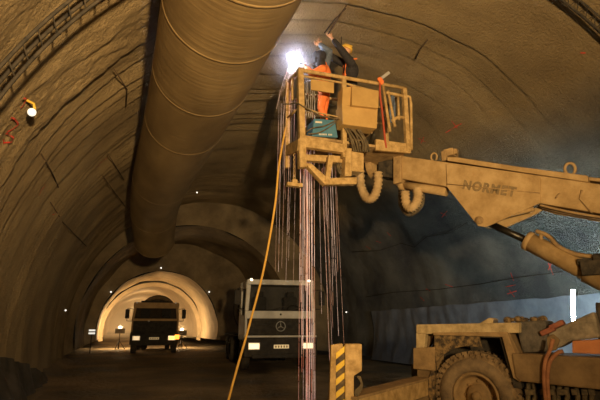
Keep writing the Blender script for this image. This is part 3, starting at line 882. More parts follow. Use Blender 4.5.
# rotator between platform and boom
m = MB(); m.prism([BPL(*q, 0.02) for q in [(378, 158), (394, 160), (394, 178), (378, 176)]], N*0.36); m.obj('rotator_link', M_dark, lift, 0.02)
m = MB(); m.lathe(BPL(375, 166, 0.2), D, [(-0.08, 0.001), (-0.08, 0.30), (0.06, 0.30), (0.06, 0.001)], 24); m.obj('rotator_disc', M_boomd, lift, 0.01)
m = MB(); m.prism([BPL(*q, 0.05) for q in [(361, 160), (373, 160), (373, 174), (361, 172)]], N*0.3); m.obj('rotator_shaft', M_dark, lift, 0.01)

# ---- platform
FD = (0.944*RH+0.33*FH).normalized(); FN = (-0.33*RH+0.944*FH).normalized()
ED = (-0.30*RH+0.95*FH).normalized()
C0 = P(300, 140, 8.5)
def FP(px, py, off=0.0): return PL(px, py, C0+FN*off, FN)
DEP = 0.85
ax3 = (FD, FN, Z)
zfl = 4.86
fA = FP(300, 140); fB = FP(408, 150)
fA.z = fB.z = zfl
m = MB(); m.hexa([fA+Z*-0.05, fB+Z*-0.05, fB+ED*DEP+Z*-0.05, fA+ED*DEP+Z*-0.05, fA, fB, fB+ED*DEP, fA+ED*DEP])
plat = m.obj('work_platform', M_boomd, lift)
def pbar(a, b, w, h, name='rail', mat=M_cage, off=0.0, off2=None, bevel=0.006):
    m = MB(); m.bar(FP(*a, off), FP(*b, off if off2 is None else off2), w, h, FN if abs(a[0]-b[0]) < 10 else Z)
    return m.obj(name, mat, plat, bevel)
pbar((300, 69), (302.5, 167), 0.11, 0.11, 'post')
pbar((343.5, 77), (344, 158), 0.09, 0.09, 'post')
pbar((404, 89), (408, 152), 0.09, 0.09, 'post')
def ptube(pts, r, name='rail', mat=M_cage):
    m = MB(); m.tube([FP(*p) if len(p) == 2 else FP(p[0], p[1], p[2]) for p in pts], r, 8); return m.obj(name, mat, plat)
ptube([(300, 70), (406, 88.5)], 0.038)
ptube([(303, 76), (343, 83), (374, 91)], 0.022)
ptube([(386, 92.5), (405, 96.5)], 0.032)
ptube([(392, 121), (398, 117), (405, 118)], 0.035)
ptube([(406, 96, -0.02), (410, 97, -0.02), (411, 104, -0.02), (411.5, 150, -0.02)], 0.03)
ptube([(398, 97), (399, 120)], 0.025)
ptube([(388, 91), (395, 127)], 0.03)
ptube([(383, 86), (390, 132)], 0.03)
ptube([(300, 107), (320, 113), (343, 118)], 0.013)
# end face (left end)
def EP(px, py, t):
    """point on the left end face: at distance t along ED, height from the pixel row"""
    base = FP(300, 140)+ED*t
    # solve the height so that it lands on row py
    lo, hi = 0.0, 12.0
    for _ in range(40):
        mid = (lo+hi)/2
        if proj((base.x, base.y, mid))[1] > py: lo = mid
        else: hi = mid
    return Vector((base.x, base.y, mid))
rl = FP(300, 140)+ED*DEP
print('rear left post', proj(EP(283, 82, DEP)))
m = MB(); m.bar(EP(283, 80, DEP), EP(283, 168, DEP), 0.09, 0.09, FN); m.obj('post', M_cage, plat, 0.006)
m = MB(); m.tube([FP(300, 70), EP(284, 82, DEP)], 0.034, 8); m.obj('rail', M_cage, plat)
m = MB(); m.tube([EP(0, 108, 0.05), EP(0, 118, DEP)], 0.026, 8); m.obj('rail', M_cage, plat)
m = MB(); m.tube([EP(0, 78, 0.5), EP(0, 100, 0.5)], 0.03, 8); m.obj('rail', M_cage, plat)
m = MB(); m.prism([EP(0, 76, 0.12), EP(0, 97, 0.12), EP(0, 100, 0.40), EP(0, 80, 0.40)], FD*0.02); m.obj('end_panel', M_cream, plat)
m = MB(); m.bar(EP(0, 145, 0), EP(0, 151, DEP), 0.08, 0.22); m.obj('side_beam', M_cage, plat, 0.008)
# rear side
ra = rl.copy(); rb = fB+ED*DEP
zr = FP(300, 70).z-0.02
m = MB(); m.tube([Vector((ra.x, ra.y, zr)), Vector((rb.x, rb.y, zr))], 0.03, 8); m.obj('rail', M_cage, plat)
m = MB(); m.tube([Vector((ra.x, ra.y, zr-0.4)), Vector((rb.x, rb.y, zr-0.4))], 0.025, 8); m.obj('rail', M_cage, plat)
m = MB(); m.bar(Vector((rb.x, rb.y, zfl-0.1)), Vector((rb.x, rb.y, zr)), 0.08, 0.08, FN); m.obj('post', M_cage, plat, 0.006)
m = MB(); m.tube([FP(406, 88.5), Vector((rb.x, rb.y, zr))], 0.03, 8); m.obj('rail', M_cage, plat)
# plate, bottom beams
m = MB(); m.prism([FP(*q, -0.04) for q in [(311, 79), (334, 82.5), (334, 93), (311, 89.5)]], FN*0.03); m.obj('sign_plate', M_cab, plat, 0.004)
m = MB(); m.prism([FP(*q, -0.05) for q in [(300, 136), (345, 144), (345, 152.5), (300, 146)]], FN*0.12); m.obj('bottom_beam', M_cage, plat, 0.01)
m = MB(); m.prism([FP(*q, -0.03) for q in [(376, 139), (411, 144), (411, 153), (376, 150)]], FN*0.06); m.obj('bottom_panel', M_cage, plat, 0.006)
m = MB(); m.prism([FP(*q, 0.1) for q in [(303, 154), (346, 156), (346, 163), (303, 160)]], FN*0.12); m.obj('under_beam', M_cage, plat, 0.01)
m = MB(); m.prism([FP(*q, -0.03) for q in [(305, 163), (311, 163), (328, 178), (357, 177), (357, 184), (325, 184.5)]], FN*0.14); m.obj('under_frame', M_cage, plat, 0.01)
m = MB(); m.prism([FP(*q, -0.05) for q in [(329, 155), (334, 155), (330, 181), (325, 181)]], FN*0.1); m.obj('strut', M_cage, plat, 0.008)
m = MB(); m.prism([FP(*q, -0.06) for q in [(346, 148), (352, 148), (352, 176), (345, 176)]], FN*0.25); m.prism([FP(*q, -0.02) for q in [(352, 151), (364, 153), (364, 172), (352, 171)]], FN*0.3); m.obj('mount_block', M_cage, plat, 0.015)
m = MB(); m.prism([FP(*q, -0.04) for q in [(299, 138), (306, 139), (307, 167), (300, 167)]], FN*0.14); m.obj('corner_bracket', M_cage, plat, 0.01)
# cables under the deck and chain with hook plate
m = MB()
rr = random.Random(5)
for k in range(7):
    x0 = 336+k*1.5
    m.tube(bez([FP(x0, 157+rr.uniform(-1, 2), 0.15), FP(x0+rr.uniform(-3, 3), 166, 0.1), FP(x0+4, 172+rr.uniform(-3, 3), 0.12), FP(x0+10, 175, 0.2)], 5), 0.014, 5)
m.obj('cable_tangle', M_hose, plat)
cp0 = EP(0, 152, 0.35); cp1 = P(proj(cp0)[0], 186, proj(cp0)[2])
cp1 = Vector((cp0.x, cp0.y, cp1.z))
m = MB(); nl = 14
for k in range(nl):
    c = cp0.lerp(cp1, (k+0.5)/nl); u = FD if k % 2 else ED; h = (cp0-cp1).length/nl*0.62
    pts = [c+u*0.022*math.cos(a)+Z*h*math.sin(a) for a in [2*PI*i/8 for i in range(9)]]
    m.tube(pts, 0.007, 5)
chn = m.obj('chain', M_cage, plat)
m = MB(); m.box(cp1-Z*0.03, (0.30, 0.12, 0.07), ax3); m.box(cp1+Z*0.03, (0.1, 0.1, 0.08), ax3); m.obj('hook_plate', M_cage, chn, 0.01)
# control cabinet
ZST = 5.30
def wedge(q0, o0, ext, name, mat, parent, bev=0.012):
    m = MB(); m.prism([FP(*q, o0) for q in q0], FN*ext); return m.obj(name, mat, parent, bev)
m = MB(); m.hexa([FP(309, 130, 0.42)*1, FP(372, 130, 0.42), FP(372, 130, 0.42)+FN*0.42, FP(309, 130, 0.42)+FN*0.42]+[Vector((v.x, v.y, ZST)) for v in (FP(309, 130, 0.42), FP(372, 130, 0.42), FP(372, 130, 0.42)+FN*0.42, FP(309, 130, 0.42)+FN*0.42)])
m.obj('step', M_boomd, plat, 0.01)
cabi = wedge([(342, 104), (352, 106.5), (378, 108.5), (377, 128.5), (343, 124)], -0.22, 0.30, 'control_cabinet', M_cab, plat)
m = MB()
q = [FP(352, 86, -0.24), FP(379, 90.5, -0.24), FP(378.5, 108, -0.30), FP(352, 105, -0.30)]
m.hexa([q[3], q[2], q[2]+FN*0.32, q[3]+FN*0.32, q[0], q[1], q[1]+FN*0.24, q[0]+FN*0.24]); m.obj('cabinet_lid', M_cab, cabi, 0.01)
m = MB(); m.prism([FP(*q, -0.20) for q in [(343, 87), (352, 86.5), (352, 106), (342, 105)]], FN*0.25); m.obj('cabinet_side', M_cab, cabi, 0.01)
m = MB()
for k in range(8):
    x0 = 346+k*2.2
    m.tube(bez([FP(x0-4, 126+rr.uniform(-2, 1), -0.02), FP(x0+rr.uniform(0, 3), 133, -0.10), FP(x0+5+rr.uniform(0, 4), 142, -0.12), FP(x0+8, 152, 0.0)], 6), 0.020, 6)
m.obj('hose_bundle', M_hose, plat)
m = MB(); m.tube(bez([FP(380, 84, -0.05), FP(380, 95, -0.08), FP(382, 110, -0.08), FP(384, 130, -0.05), FP(386, 148, -0.02)]), 0.022, 8); m.obj('red_hose', dusty('dark_red_hose', (0.30, 0.045, 0.02), (0.42, 0.08, 0.035), 12), plat)
m = MB(); m.tube(bez([FP(283, 104, 0.3), FP(291, 104, 0.1), FP(297, 103, -0.06), FP(306, 108, -0.08), FP(322, 116, -0.08), FP(340, 119, -0.07)]), 0.013, 6); m.obj('loose_cable', M_hose, plat)
m = MB()
for k in range(6):
    x0 = 304+k*2.1
    pts = [FP(x0+rr.uniform(-.5, .5), 80+i*4.2, 0.02+0.02*math.sin(i*2.1+k)) for i in range(10)]
    m.tube(pts, 0.010, 5)
m.obj('side_netting', dusty('silvery_net', (0.30, 0.27, 0.24), (0.5, 0.46, 0.42), 30, rough=0.4, metallic=0.5), plat)
# wooden/tools box at rear, between posts on the left: gas bottle
# ---- carrier
m = MB(); m.prism([CPL(*q, -0.02) for q in [(416, 324.5), (519, 322.5), (519, 333), (425, 334), (416, 333)]], N*2.2); m.obj('deck', M_deck, lift, 0.012)
m = MB(); m.prism([CPL(*q, 0.0) for q in [(416, 333), (425.5, 334), (424, 349), (416, 349)]], N*0.10); m.obj('deck_post', M_deck, lift, 0.008)
m = MB(); m.prism([CPL(*q, 0.15) for q in [(425, 334), (434, 334), (428, 348), (423, 348)]], N*0.1); m.obj('deck_gusset', M_skirt, lift, 0.006)
m = MB(); m.prism([CPL(*q, -0.04) for q in [(413, 348), (434.5, 347), (434.5, 371), (413, 369)]], N*0.35); m.obj('step_box', M_fend, lift, 0.012)
m = MB(); m.prism([CPL(*q, 0.02) for q in [(417, 369), (434, 370), (431, 420), (417, 420)]], N*0.3); m.obj('front_post', M_skirt, lift, 0.01)
wc = CP+N*0.02
Rw = 0.575
# fender: mottled panel with the wheel arch cut in it
arc = []
for k in range(15):
    a = math.radians(176-k*7.2)
    arc.append(wc+(D*math.cos(a)+Z*math.sin(a))*(Rw+0.05)-N*0.04)
arcx = [PL(proj(q)[0], proj(q)[1], CP-N*0.02, N) for q in arc]
m = MB(); m.prism([CPL(434, 420, -0.02), CPL(434.5, 334.5, -0.02), CPL(478, 334, -0.02)]+arcx[::-1], N*0.03); fen = m.obj('fender', M_mott, lift)
m = MB(); m.prism([CPL(*q, 0.0) for q in [(436, 333.5), (508, 333.5), (522, 388), (514, 388), (500, 338), (470, 337), (440, 338)]], N*0.45); m.obj('wheel_arch', M_dark, lift)
m = MB(); m.prism([CPL(*q, -0.06) for q in [(433, 332.5), (507, 332), (515, 353), (520, 382), (513, 378), (502, 337), (433, 335)]], N*0.08); m.obj('fender_edge', M_fend, fen, 0.008)
m = MB(); m.prism([CPL(*q, 0.45) for q in [(433, 334), (520, 334), (525, 420), (430, 420)]], N*0.05); m.obj('arch_lining', M_dark, lift)
# skirt and hood at the right
m = MB(); m.prism([CPL(*q, -0.05) for q in [(503, 334), (509.5, 333), (519, 352), (519, 382), (513, 378)]], N*0.5); m.obj('arch_rear', M_skirt, lift, 0.01)
m = MB(); m.prism([CPL(*q, -0.08) for q in [(511, 353), (594, 357.5), (640, 360), (640, 394), (595, 389.5), (519, 381.5), (515, 377)]], N*0.7); m.obj('side_skirt', M_skirt, lift, 0.02)
m = MB(); m.prism([CPL(*q, 0.2) for q in [(519, 382), (640, 394), (640, 440), (522, 430)]], N*0.5); m.obj('underbody', M_dark, lift, 0.02)
m = MB()
for k in range(9):
    x = 527+k*8+rr.uniform(-2, 2)
    m.tube([CPL(x, 383, 0.1), CPL(x+rr.uniform(-3, 3), 396, 0.08), CPL(x+rr.uniform(-4, 4), 412, 0.1)], 0.03, 6)
    m.box(CPL(x, 392, 0.05), (0.06, 0.06, 0.06), (D, N, Z))
m.obj('pipe_cluster', M_hose, lift)
m = MB(); m.prism([CPL(*q, 0.1) for q in [(515, 322), (546, 320), (548, 352), (522, 353)]], N*0.5); m.obj('battery_box', M_blackb, lift, 0.03)
m = MB()
for k in range(9):
    x = 508+k*4.5
    m.ell(CPL(x+rr.uniform(-1.5, 1.5), 320.5-rr.uniform(0, 1.5), 0.3+rr.uniform(0, .2)), rr.uniform(.03, .06), .06, rr.uniform(.02, .05), (D, N, Z), seg=8, rings=5)
m.obj('cable_terminals', M_mott, lift)
m = MB(); m.prism([CPL(*q, 0.7) for q in [(476, 325), (489, 317.5), (494, 319), (492, 325)]], N*0.25); m.obj('deck_hinge', M_deck, lift, 0.02)
m = MB(); m.prism([CPL(*q, 0.15) for q in [(546, 340), (549, 332), (566, 324), (594, 311), (599, 330), (600, 338), (572, 341), (556, 349), (548, 348)]], N*0.4); con = m.obj('control_console', M_console, lift, 0.03)
m = MB()
for (x, y) in ((548, 331), (557, 325)):
    c = CPL(x, y, 0.1); m.box(c, (0.17, 0.14, 0.06), ((D*0.9+Z*0.42).normalized(), N, (Z*0.9-D*0.42).normalized()))
m.obj('red_connector', dusty('dull_red_cap', (0.18, 0.05, 0.03), (0.28, 0.10, 0.05), 8), con, 0.012)
m = MB(); m.prism([CPL(*q, 0.12) for q in [(545, 338), (553, 334), (560, 340), (556, 350), (548, 352)]], N*0.1)
m.obj('console_clamp', M_skirt, con, 0.012)
m = MB(); m.prism([CPL(*q, 0.35) for q in [(595, 302), (620, 305), (620, 345), (598, 340)]], N*0.4); m.obj('dark_housing', M_dark, lift, 0.02)
for pts in ([(553, 339), (550, 350), (545, 362), (544, 380), (546, 402)], [(563, 351), (556, 354), (549, 364), (547.5, 382), (549, 402)]):
    m = MB(); m.tube(bez([CPL(x, y, -0.14) for x, y in pts]), 0.023, 8); m.obj('hose', M_redh, lift)
tq = BPL(690, 217, 0.2)
m = MB(); m.bar(Vector((tq.x, tq.y, 0.9)), Vector((tq.x, tq.y, tq.z+0.25)), 0.7, 0.7, D); m.obj('turret', M_boomd, lift, 0.03)
m = MB(); m.lathe(Vector((tq.x, tq.y, 0.88)), Z, [(0, 0.001), (0, 0.6), (0.12, 0.6), (0.12, 0.3)], 28); m.obj('slew_ring', M_dark, lift, 0.01)
m = MB(); m.bar(Cc+Bd*0.2, Vector((tq.x, tq.y, Cc.z-0.55)), 0.16, 0.16); m.obj('ram_foot', M_boomd, lift, 0.01)
# turret outside the right of the frame carries the boom
tb = CP+D*3.2+N*1.2
m = MB(); m.box(CP+D*1.3+N*1.45+Z*(0.78-CP.z), (4.8, 1.9, 0.30), (D, N, Z)); m.obj('chassis_beam', M_dark, lift, 0.02)
# wheels
def wheel(c, front):
    m = MB(); w = 0.20
    prof = [(0.03, 0.29), (0.0, 0.33), (-0.02, 0.40), (0.0, 0.475), (0.045, 0.518), (0.10, 0.528), (0.30, 0.528), (0.36, 0.518), (0.40, 0.475), (0.42, 0.40), (0.37, 0.30)]
    m.lathe(c, N, prof, 56)
    nb = 40
    for k in range(nb):
        for row, ph in ((0.095, 0.0), (0.305, 0.5)):
            a = 2*PI*(k+ph)/nb
            e = D*math.cos(a)+Z*math.sin(a); t = -D*math.sin(a)+Z*math.cos(a)
            m.box(c+e*(0.525+0.012)+N*row, (0.052, 0.17, 0.042), (t, (N*0.94+t*0.30*(1 if ph else -1)).normalized(), e))
            if not ph:
                m.box(c+e*0.501-N*(-0.028), (0.048, 0.055, 0.05), (t, N, e))
    wh = m.obj('wheel', [M_rubber], lift)
    m = MB(); m.lathe(c, N, [(0.0, 0.305), (-0.022, 0.315), (-0.03, 0.40), (-0.01, 0.465), (0.01, 0.47)], 56); m.obj('sidewall', M_rubberd, wh)
    m = MB(); m.lathe(c, N, [(0.02, 0.30), (-0.005, 0.29), (0.0, 0.265), (0.06, 0.25), (0.16, 0.225), (0.17, 0.15), (0.09, 0.14), (0.07, 0.08), (0.05, 0.001)], 40)
    for k in range(8):
        a = 2*PI*k/8; m.ell(c+(D*math.cos(a)+Z*math.sin(a))*0.18+N*0.155, 0.02, 0.02, 0.02, seg=8, rings=5)
    m.lathe(c, N, [(0.0, 0.001), (0.0, 0.05), (0.08, 0.06)], 16)
    m.obj('rim', M_fend, wh)
wheel(wc, True); wheel(wc+N*1.85, False)
m = MB(); m.tube([wc+N*0.3, wc+N*1.95], 0.09, 10); m.obj('axle', M_dark, lift)
# outrigger beam and striped jack leg
q0 = CPL(424, 384, 0.1)
lg = P(346, 372, 4.95)
od = (lg-q0); od.z = 0; 
ztop = CPL(424, 378, 0.1).z
m = MB(); e0 = Vector((q0.x, q0.y, ztop-0.11)); e1 = Vector((lg.x, lg.y, ztop-0.13))
m.bar(e0, e1, 0.2, 0.2); outb = m.obj('outrigger_beam', M_cage, lift, 0.012)
m = MB(); m.bar(e0+Z*0.115, e1+Z*0.115, 0.24, 0.03); m.obj('beam_flange', M_fend, outb, 0.004)
LP = lg
def LG(px, py, off=0.0): return PL(px, py, LP+FH*off, FH)
zt = LG(346, 345).z
m = MB(); m.prism([LG(331, 345), LG(343, 343.5), LG(343, 470), LG(327, 470)], FH*0.16); jack = m.obj('outrigger_leg', M_cage, lift, 0.012)
m = MB(); m.prism([LG(345, 344, -0.03), LG(362, 344, -0.03), LG(362, 371, -0.03), LG(354, 376, -0.03), LG(354, 470, -0.03), LG(345, 470, -0.03)], FH*0.2); m.obj('jack_housing', M_cage, jack, 0.012)
m = MB()
yv = 346; k = 0
while yv < 420:
    m.prism([LG(336, yv+7, -0.012), LG(344.5, yv, -0.012), LG(344.5, yv+6, -0.012), LG(336, yv+13, -0.012)], FH*0.008, mi=k % 2); yv += 6.6; k += 1
m.obj('hazard_stripes', [M_yel, M_blk], jack)
m = MB(); fp = LG(345, 400); m.lathe((fp.x, fp.y+0.08, -0.02), Z, [(0, 0.001), (0, 0.24), (0.05, 0.24), (0.07, 0.08), (0.25, 0.07), (0.25, 0.001)], 20); m.obj('foot_pad', M_boomd, jack)
m = MB()
for k in range(4):
    m.tube(bez([LG(357+k, 376, 0.0), LG(361+k*0.5, 384+k, 0.0), LG(355+k, 392+k, 0.0), LG(358, 402, 0.0)]), 0.008, 5)
m.obj('loose_wire', M_hose, jack)

# orange crate on the skirt
m = MB(); cr = [(572, 341), (600, 339.5), (640, 340), (640, 356.5), (600, 354.5), (572, 353)]
m.prism([CPL(*q, 0.02) for q in cr], N*0.35)
o = m.obj('plastic_crate', M_orange, None, 0.012); tag(o, 'orange plastic crate on the carrier side, under the tilted console', 'crate')

# ------------------------------------------------------------------ tube light on a stand in front of the right wall
tp = P(573, 304, 9.4)
tl = empty('tube_light', (tp.x, tp.y, 0), 'upright white tube lamp glowing in front of the blue sheet', 'lamp')
MB().tube([P(573.5, 321, 9.4), P(573, 290, 9.4)], 0.034, 14).obj('tube', emit('tube_white', (0.80, 0.96, 0.98), 130), tl)
MB().tube([(tp.x, tp.y, -0.03), (tp.x, tp.y, tp.z-0.33)], 0.025, 8).obj('pole', M_dark, tl)
MB().lathe((tp.x, tp.y, -0.03), Z, [(0, 0.001), (0, 0.25), (0.04, 0.24), (0.06, 0.03)], 18).obj('base', M_dark, tl)
ld = bpy.data.lights.new('tube_glow', 'SPOT'); ld.energy = 640; ld.color = (0.80, 0.98, 0.92); ld.shadow_soft_size = 0.2
ld.spot_size = math.radians(160); ld.spot_blend = 0.8
lo = bpy.data.objects.new('tube_glow', ld); C.objects.link(lo); lo.location = tp-RH*0.12-FH*0.10
lo.rotation_euler = Vector((0.86, 0.42, 0.12)).to_track_quat('-Z', 'Y').to_euler()

# ------------------------------------------------------------------ welding machine in the platform
o0 = 0.06
wm = empty('welding_machine', FP(326, 134, 0.15), 'teal welding machine with white lettering standing at the front of the platform', 'welding machine')
m = MB(); m.prism([FP(*q, o0) for q in [(314, 118.5), (335, 120), (338, 137.5), (312, 136)]], FN*0.36); wb = m.obj('case', M_teal, wm, 0.012)
m = MB(); m.prism([FP(*q, o0+0.02) for q in [(312.5, 136), (337.5, 137.5), (334, 141), (316, 140)]], FN*0.3); m.obj('base', M_dark, wm, 0.01)
m = MB(); m.tube(bez([FP(315, 119, 0.2), FP(318, 116, 0.2), (FP(331, 118, 0.2)), FP(335, 121, 0.2)]), 0.016, 6); m.obj('carry_handle', M_hose, wm)
def text_on(body, a, b, mat, name, parent, hs=1.0, off=-0.0):
    cu = bpy.data.curves.new('txt', 'FONT'); cu.body = body; cu.size = 0.1; cu.extrude = 0.001
    t = bpy.data.objects.new('txt', cu); C.objects.link(t); bpy.context.view_layer.update()
    me = bpy.data.meshes.new_from_object(t.evaluated_get(bpy.context.evaluated_depsgraph_get())); bpy.data.objects.remove(t)
    ex = (b-a).normalized(); ey = ex.cross(FN)
    if ey.z < 0: ey = -ey
    k = (b-a).length/max(v.co.x for v in me.vertices)
    for v in me.vertices: v.co = a+ex*v.co.x*k+ey*v.co.y*k*hs-parent_world(parent)
    me.materials.append(mat); q = bpy.data.objects.new(name, me); C.objects.link(q); q.parent = parent
m = MB(); m.prism([FP(*q, o0-0.005) for q in [(315.5, 121), (322, 121.5), (322.2, 123.2), (315.4, 122.8)]], FN*0.004); m.obj('label_plate', M_white, wb)
m = MB()
for i in range(10):
    x = 319+i*1.35
    if i == 6: continue
    m.prism([FP(*q, o0-0.005) for q in [(x, 133.4+i*.06), (x+0.9, 133.4+i*.06), (x+0.9, 135+i*.06), (x, 135+i*.06)]], FN*0.004)
m.obj('lettering', M_white, wb)
m = MB(); m.tube(bez([FP(306, 132, 0.0), FP(313, 128, 0.0), FP(324, 126, 0.0), FP(334, 121.5, 0.0), FP(339, 119, 0.02)]), 0.012, 6)
m.tube(bez([FP(337, 121, 0.03), FP(328, 128, 0.03), FP(318, 133, 0.0), FP(308, 134, 0.0)]), 0.012, 6)
m.obj('cable', M_hose, wm)

# blue cloth on the rail and a grey stick
m = MB()
rows = []
for j in range(9):
    row = []
    for i in range(7):
        row.append(m.bm.verts.new(FP(389.5+i*0.9, 94+j*3.6, 0.05+0.03*math.sin(i*1.7+j*0.6))))
    rows.append(row)
for j in range(8):
    for i in range(6): m.bm.faces.new((rows[j][i], rows[j][i+1], rows[j+1][i+1], rows[j+1][i])).smooth = True
o = m.obj('work_jacket', M_bluecl); sd = o.modifiers.new('thick', 'SOLIDIFY'); sd.thickness = 0.03
tag(o, 'blue cloth jacket hanging from the right end of the platform railing', 'jacket')
m = MB(); m.bar(FP(378, 81, 0.05), FP(389, 72.5, 0.05), 0.035, 0.06); o = m.obj('grey_slat', dusty('grey_slat_metal', (0.3, 0.28, 0.26), (0.42, 0.4, 0.38), 5))
tag(o, 'pale grey slat leaning out over the platform top rail, right of the cabinet', 'slat')
m = MB(); m.ell(FP(380, 79.5, -0.06), 0.06, 0.04, 0.05); m.ell(FP(381.5, 82, -0.06), 0.05, 0.05, 0.06)
o = m.obj('red_rag', M_orcl); tag(o, 'small red rag tucked on the platform top rail beside the grey slat', 'rag')

# ------------------------------------------------------------------ workers
def bake_remesh(m, name, mat, parent, vox, smooth=3):
    o = m.obj(name, mat, parent)
    r = o.modifiers.new('r', 'REMESH'); r.mode = 'VOXEL'; r.voxel_size = vox
    if smooth:
        s_ = o.modifiers.new('s', 'SMOOTH'); s_.iterations = smooth; s_.factor = 0.5
    bpy.context.view_layer.update()
    me = bpy.data.meshes.new_from_object(o.evaluated_get(bpy.context.evaluated_depsgraph_get()))
    me.name = name
    o.modifiers.clear(); o.data = me
    for p in me.polygons: p.use_smooth = True
    return o
def hand(m, wrist, d, nrm, thumb, curl=0.5, s=1.0):
    """palm + four fingers of different length + a thumb from the side of the palm"""
    d = d.normalized(); nrm = (nrm-d*nrm.dot(d)).normalized(); sd = d.cross(nrm)
    m.ell(wrist+d*0.045*s, 0.040*s, 0.018*s, 0.052*s, (sd, nrm, d))
    m.caps(wrist, wrist+d*0.05*s, 0.026*s, 0.03*s)
    for i, L_ in enumerate((0.070, 0.080, 0.075, 0.058)):
        b = wrist+d*0.082*s+sd*((i-1.5)*0.020*s)*thumb
        k1 = b+(d*math.cos(curl*0.6)+nrm*math.sin(curl*0.6))*L_*0.5*s
        k2 = k1+(d*math.cos(curl*1.6)+nrm*math.sin(curl*1.6))*L_*0.3*s
        k3 = k2+(d*math.cos(curl*2.4)+nrm*math.sin(curl*2.4))*L_*0.25*s
        m.caps(b-d*0.01, k1, 0.0098*s, 0.009*s, 8); m.caps(k1, k2, 0.009*s, 0.0085*s, 8); m.caps(k2, k3, 0.0085*s, 0.007*s, 8)
    b = wrist+d*0.03*s-sd*0.032*s*thumb
    k1 = b+(d*0.6-sd*0.7*thumb+nrm*0.3).normalized()*0.04*s
    k2 = k1+(d*0.85-sd*0.2*thumb+nrm*0.5).normalized()*0.032*s
    m.caps(b, k1, 0.013*s, 0.011*s, 8); m.caps(k1, k2, 0.011*s, 0.009*s, 8)
def head(m, c, f, u, s=1.0):
    f = f.normalized(); u = (u-f*u.dot(f)).normalized(); r = f.cross(u)
    m.ell(c+u*0.025*s-f*0.01*s, 0.076*s, 0.094*s, 0.095*s, (r, f, u))
    m.ell(c-u*0.055*s+f*0.025*s, 0.058*s, 0.066*s, 0.068*s, (r, f, u))
    m.ell(c-u*0.10*s+f*0.055*s, 0.025*s, 0.025*s, 0.02*s, (r, f, u))
    m.caps(c+u*0.01*s+f*0.082*s, c-u*0.035*s+f*0.104*s, 0.011*s, 0.016*s, 8)
    for e in (-1, 1):
        m.ell(c+r*0.076*s*e-u*0.005*s-f*0.01*s, 0.012*s, 0.022*s, 0.033*s, (r, f, u), seg=10, rings=7)
        m.ell(c+r*0.034*s*e+u*0.028*s+f*0.075*s, 0.022*s, 0.012*s, 0.008*s, (r, f, u), seg=10, rings=6)
    m.ell(c-u*0.062*s+f*0.085*s, 0.026*s, 0.012*s, 0.010*s, (r, f, u), seg=10, rings=6)
    return f, u, r
def person(J, face, label, cfg):
    root = empty('person', Vector((J['pelvis'].x, J['pelvis'].y, zfl)), label, 'person')
    up = (J['neck']-J['pelvis']).normalized()
    m = MB()
    sp = J['pelvis'].lerp(J['neck'], 0.55)
    acr = (J['sh_l']-J['sh_r']).normalized(); fw = acr.cross(up)
    m.ell(J['pelvis'], 0.155, 0.11, 0.12, (acr, fw, up)); m.ell(J['pelvis'].lerp(J['neck'], 0.3), 0.14, 0.10, 0.16, (acr, fw, up))
    m.ell(J['pelvis'].lerp(J['neck'], 0.66), 0.165, 0.115, 0.19, (acr, fw, up))
    m.caps(J['sh_l'], J['sh_r'], 0.065, 0.065)
    m.caps(J['neck']-up*0.05, J['head']-up*0.04, 0.058, 0.054)
    f, u, r = head(m, J['head'], face[0], face[1])
    for s in 'lr':
        m.caps(J['sh_'+s], J['el_'+s], 0.056, 0.043); m.caps(J['el_'+s], J['wr_'+s], 0.043, 0.028)
        m.caps(J['hip_'+s], J['kn_'+s], 0.085, 0.058); m.caps(J['kn_'+s], J['an_'+s], 0.056, 0.038)
        toe = J['an_'+s]+f_h(face[0])*0.17; toe.z = zfl+0.035
        m.caps(Vector((J['an_'+s].x, J['an_'+s].y, zfl+0.045)), toe, 0.042, 0.034)
        hand(m, J['wr_'+s], J['ha_'+s]-J['wr_'+s], cfg.get('palm_'+s, -FH), 1 if s == 'l' else -1, cfg.get('curl', 0.5))
    body = bake_remesh(m, 'body', cfg.get('skin', M_skin), root, 0.0075, 1)
    for e in (-1, 1):
        MB().ell(J['head']+r*0.034*e+u*0.012+f*0.079, 0.013, 0.008, 0.009, (r, f, u), seg=10, rings=6).obj('eye', M_eye, root)
    # upper clothing
    m = MB()
    m.ell(J['pelvis'].lerp(J['neck'], 0.22), 0.18, 0.145, 0.18, (acr, fw, up)); m.ell(J['pelvis'].lerp(J['neck'], 0.66), 0.205, 0.165, 0.215, (acr, fw, up))
    m.caps(J['sh_l'], J['sh_r'], 0.092, 0.092); m.caps(J['neck']-up*0.08, J['neck']+up*0.015, 0.075, 0.07)
    for s in 'lr':
        if cfg.get('sleeve_'+s) is None:
            m.caps(J['sh_'+s], J['el_'+s], 0.092, 0.075); m.caps(J['el_'+s], J['el_'+s].lerp(J['wr_'+s], 0.70), 0.072, 0.056)
    bake_remesh(m, cfg['top_name'], cfg['top'], root, 0.012, 3)
    for s in 'lr':
        if cfg.get('sleeve_'+s) is not None:
            m = MB(); m.caps(J['sh_'+s], J['el_'+s], 0.09, 0.076); m.caps(J['el_'+s], J['el_'+s].lerp(J['wr_'+s], 0.9), 0.074, 0.058)
            bake_remesh(m, 'sleeve', cfg['sleeve_'+s], root, 0.012, 3)
    m = MB()
    m.ell(J['pelvis'], 0.172, 0.13, 0.14, (acr, fw, up))
    for s in 'lr':
        m.caps(J['hip_'+s], J['kn_'+s], 0.102, 0.078); m.caps(J['kn_'+s], J['an_'+s]+Z*0.06, 0.076, 0.062)
    bake_remesh(m, 'trousers', cfg['trousers'], root, 0.012, 3)
    for s in 'lr':
        m = MB(); a = J['an_'+s]; toe = a+f_h(face[0])*0.18; toe.z = zfl+0.045
        m.caps(Vector((a.x, a.y, zfl+0.05)), toe, 0.052, 0.045); m.caps(a+Z*0.12, Vector((a.x, a.y, zfl+0.06)), 0.06, 0.055); bake_remesh(m, 'boot', M_boot, root, 0.01, 2)
    return root, f, u, r
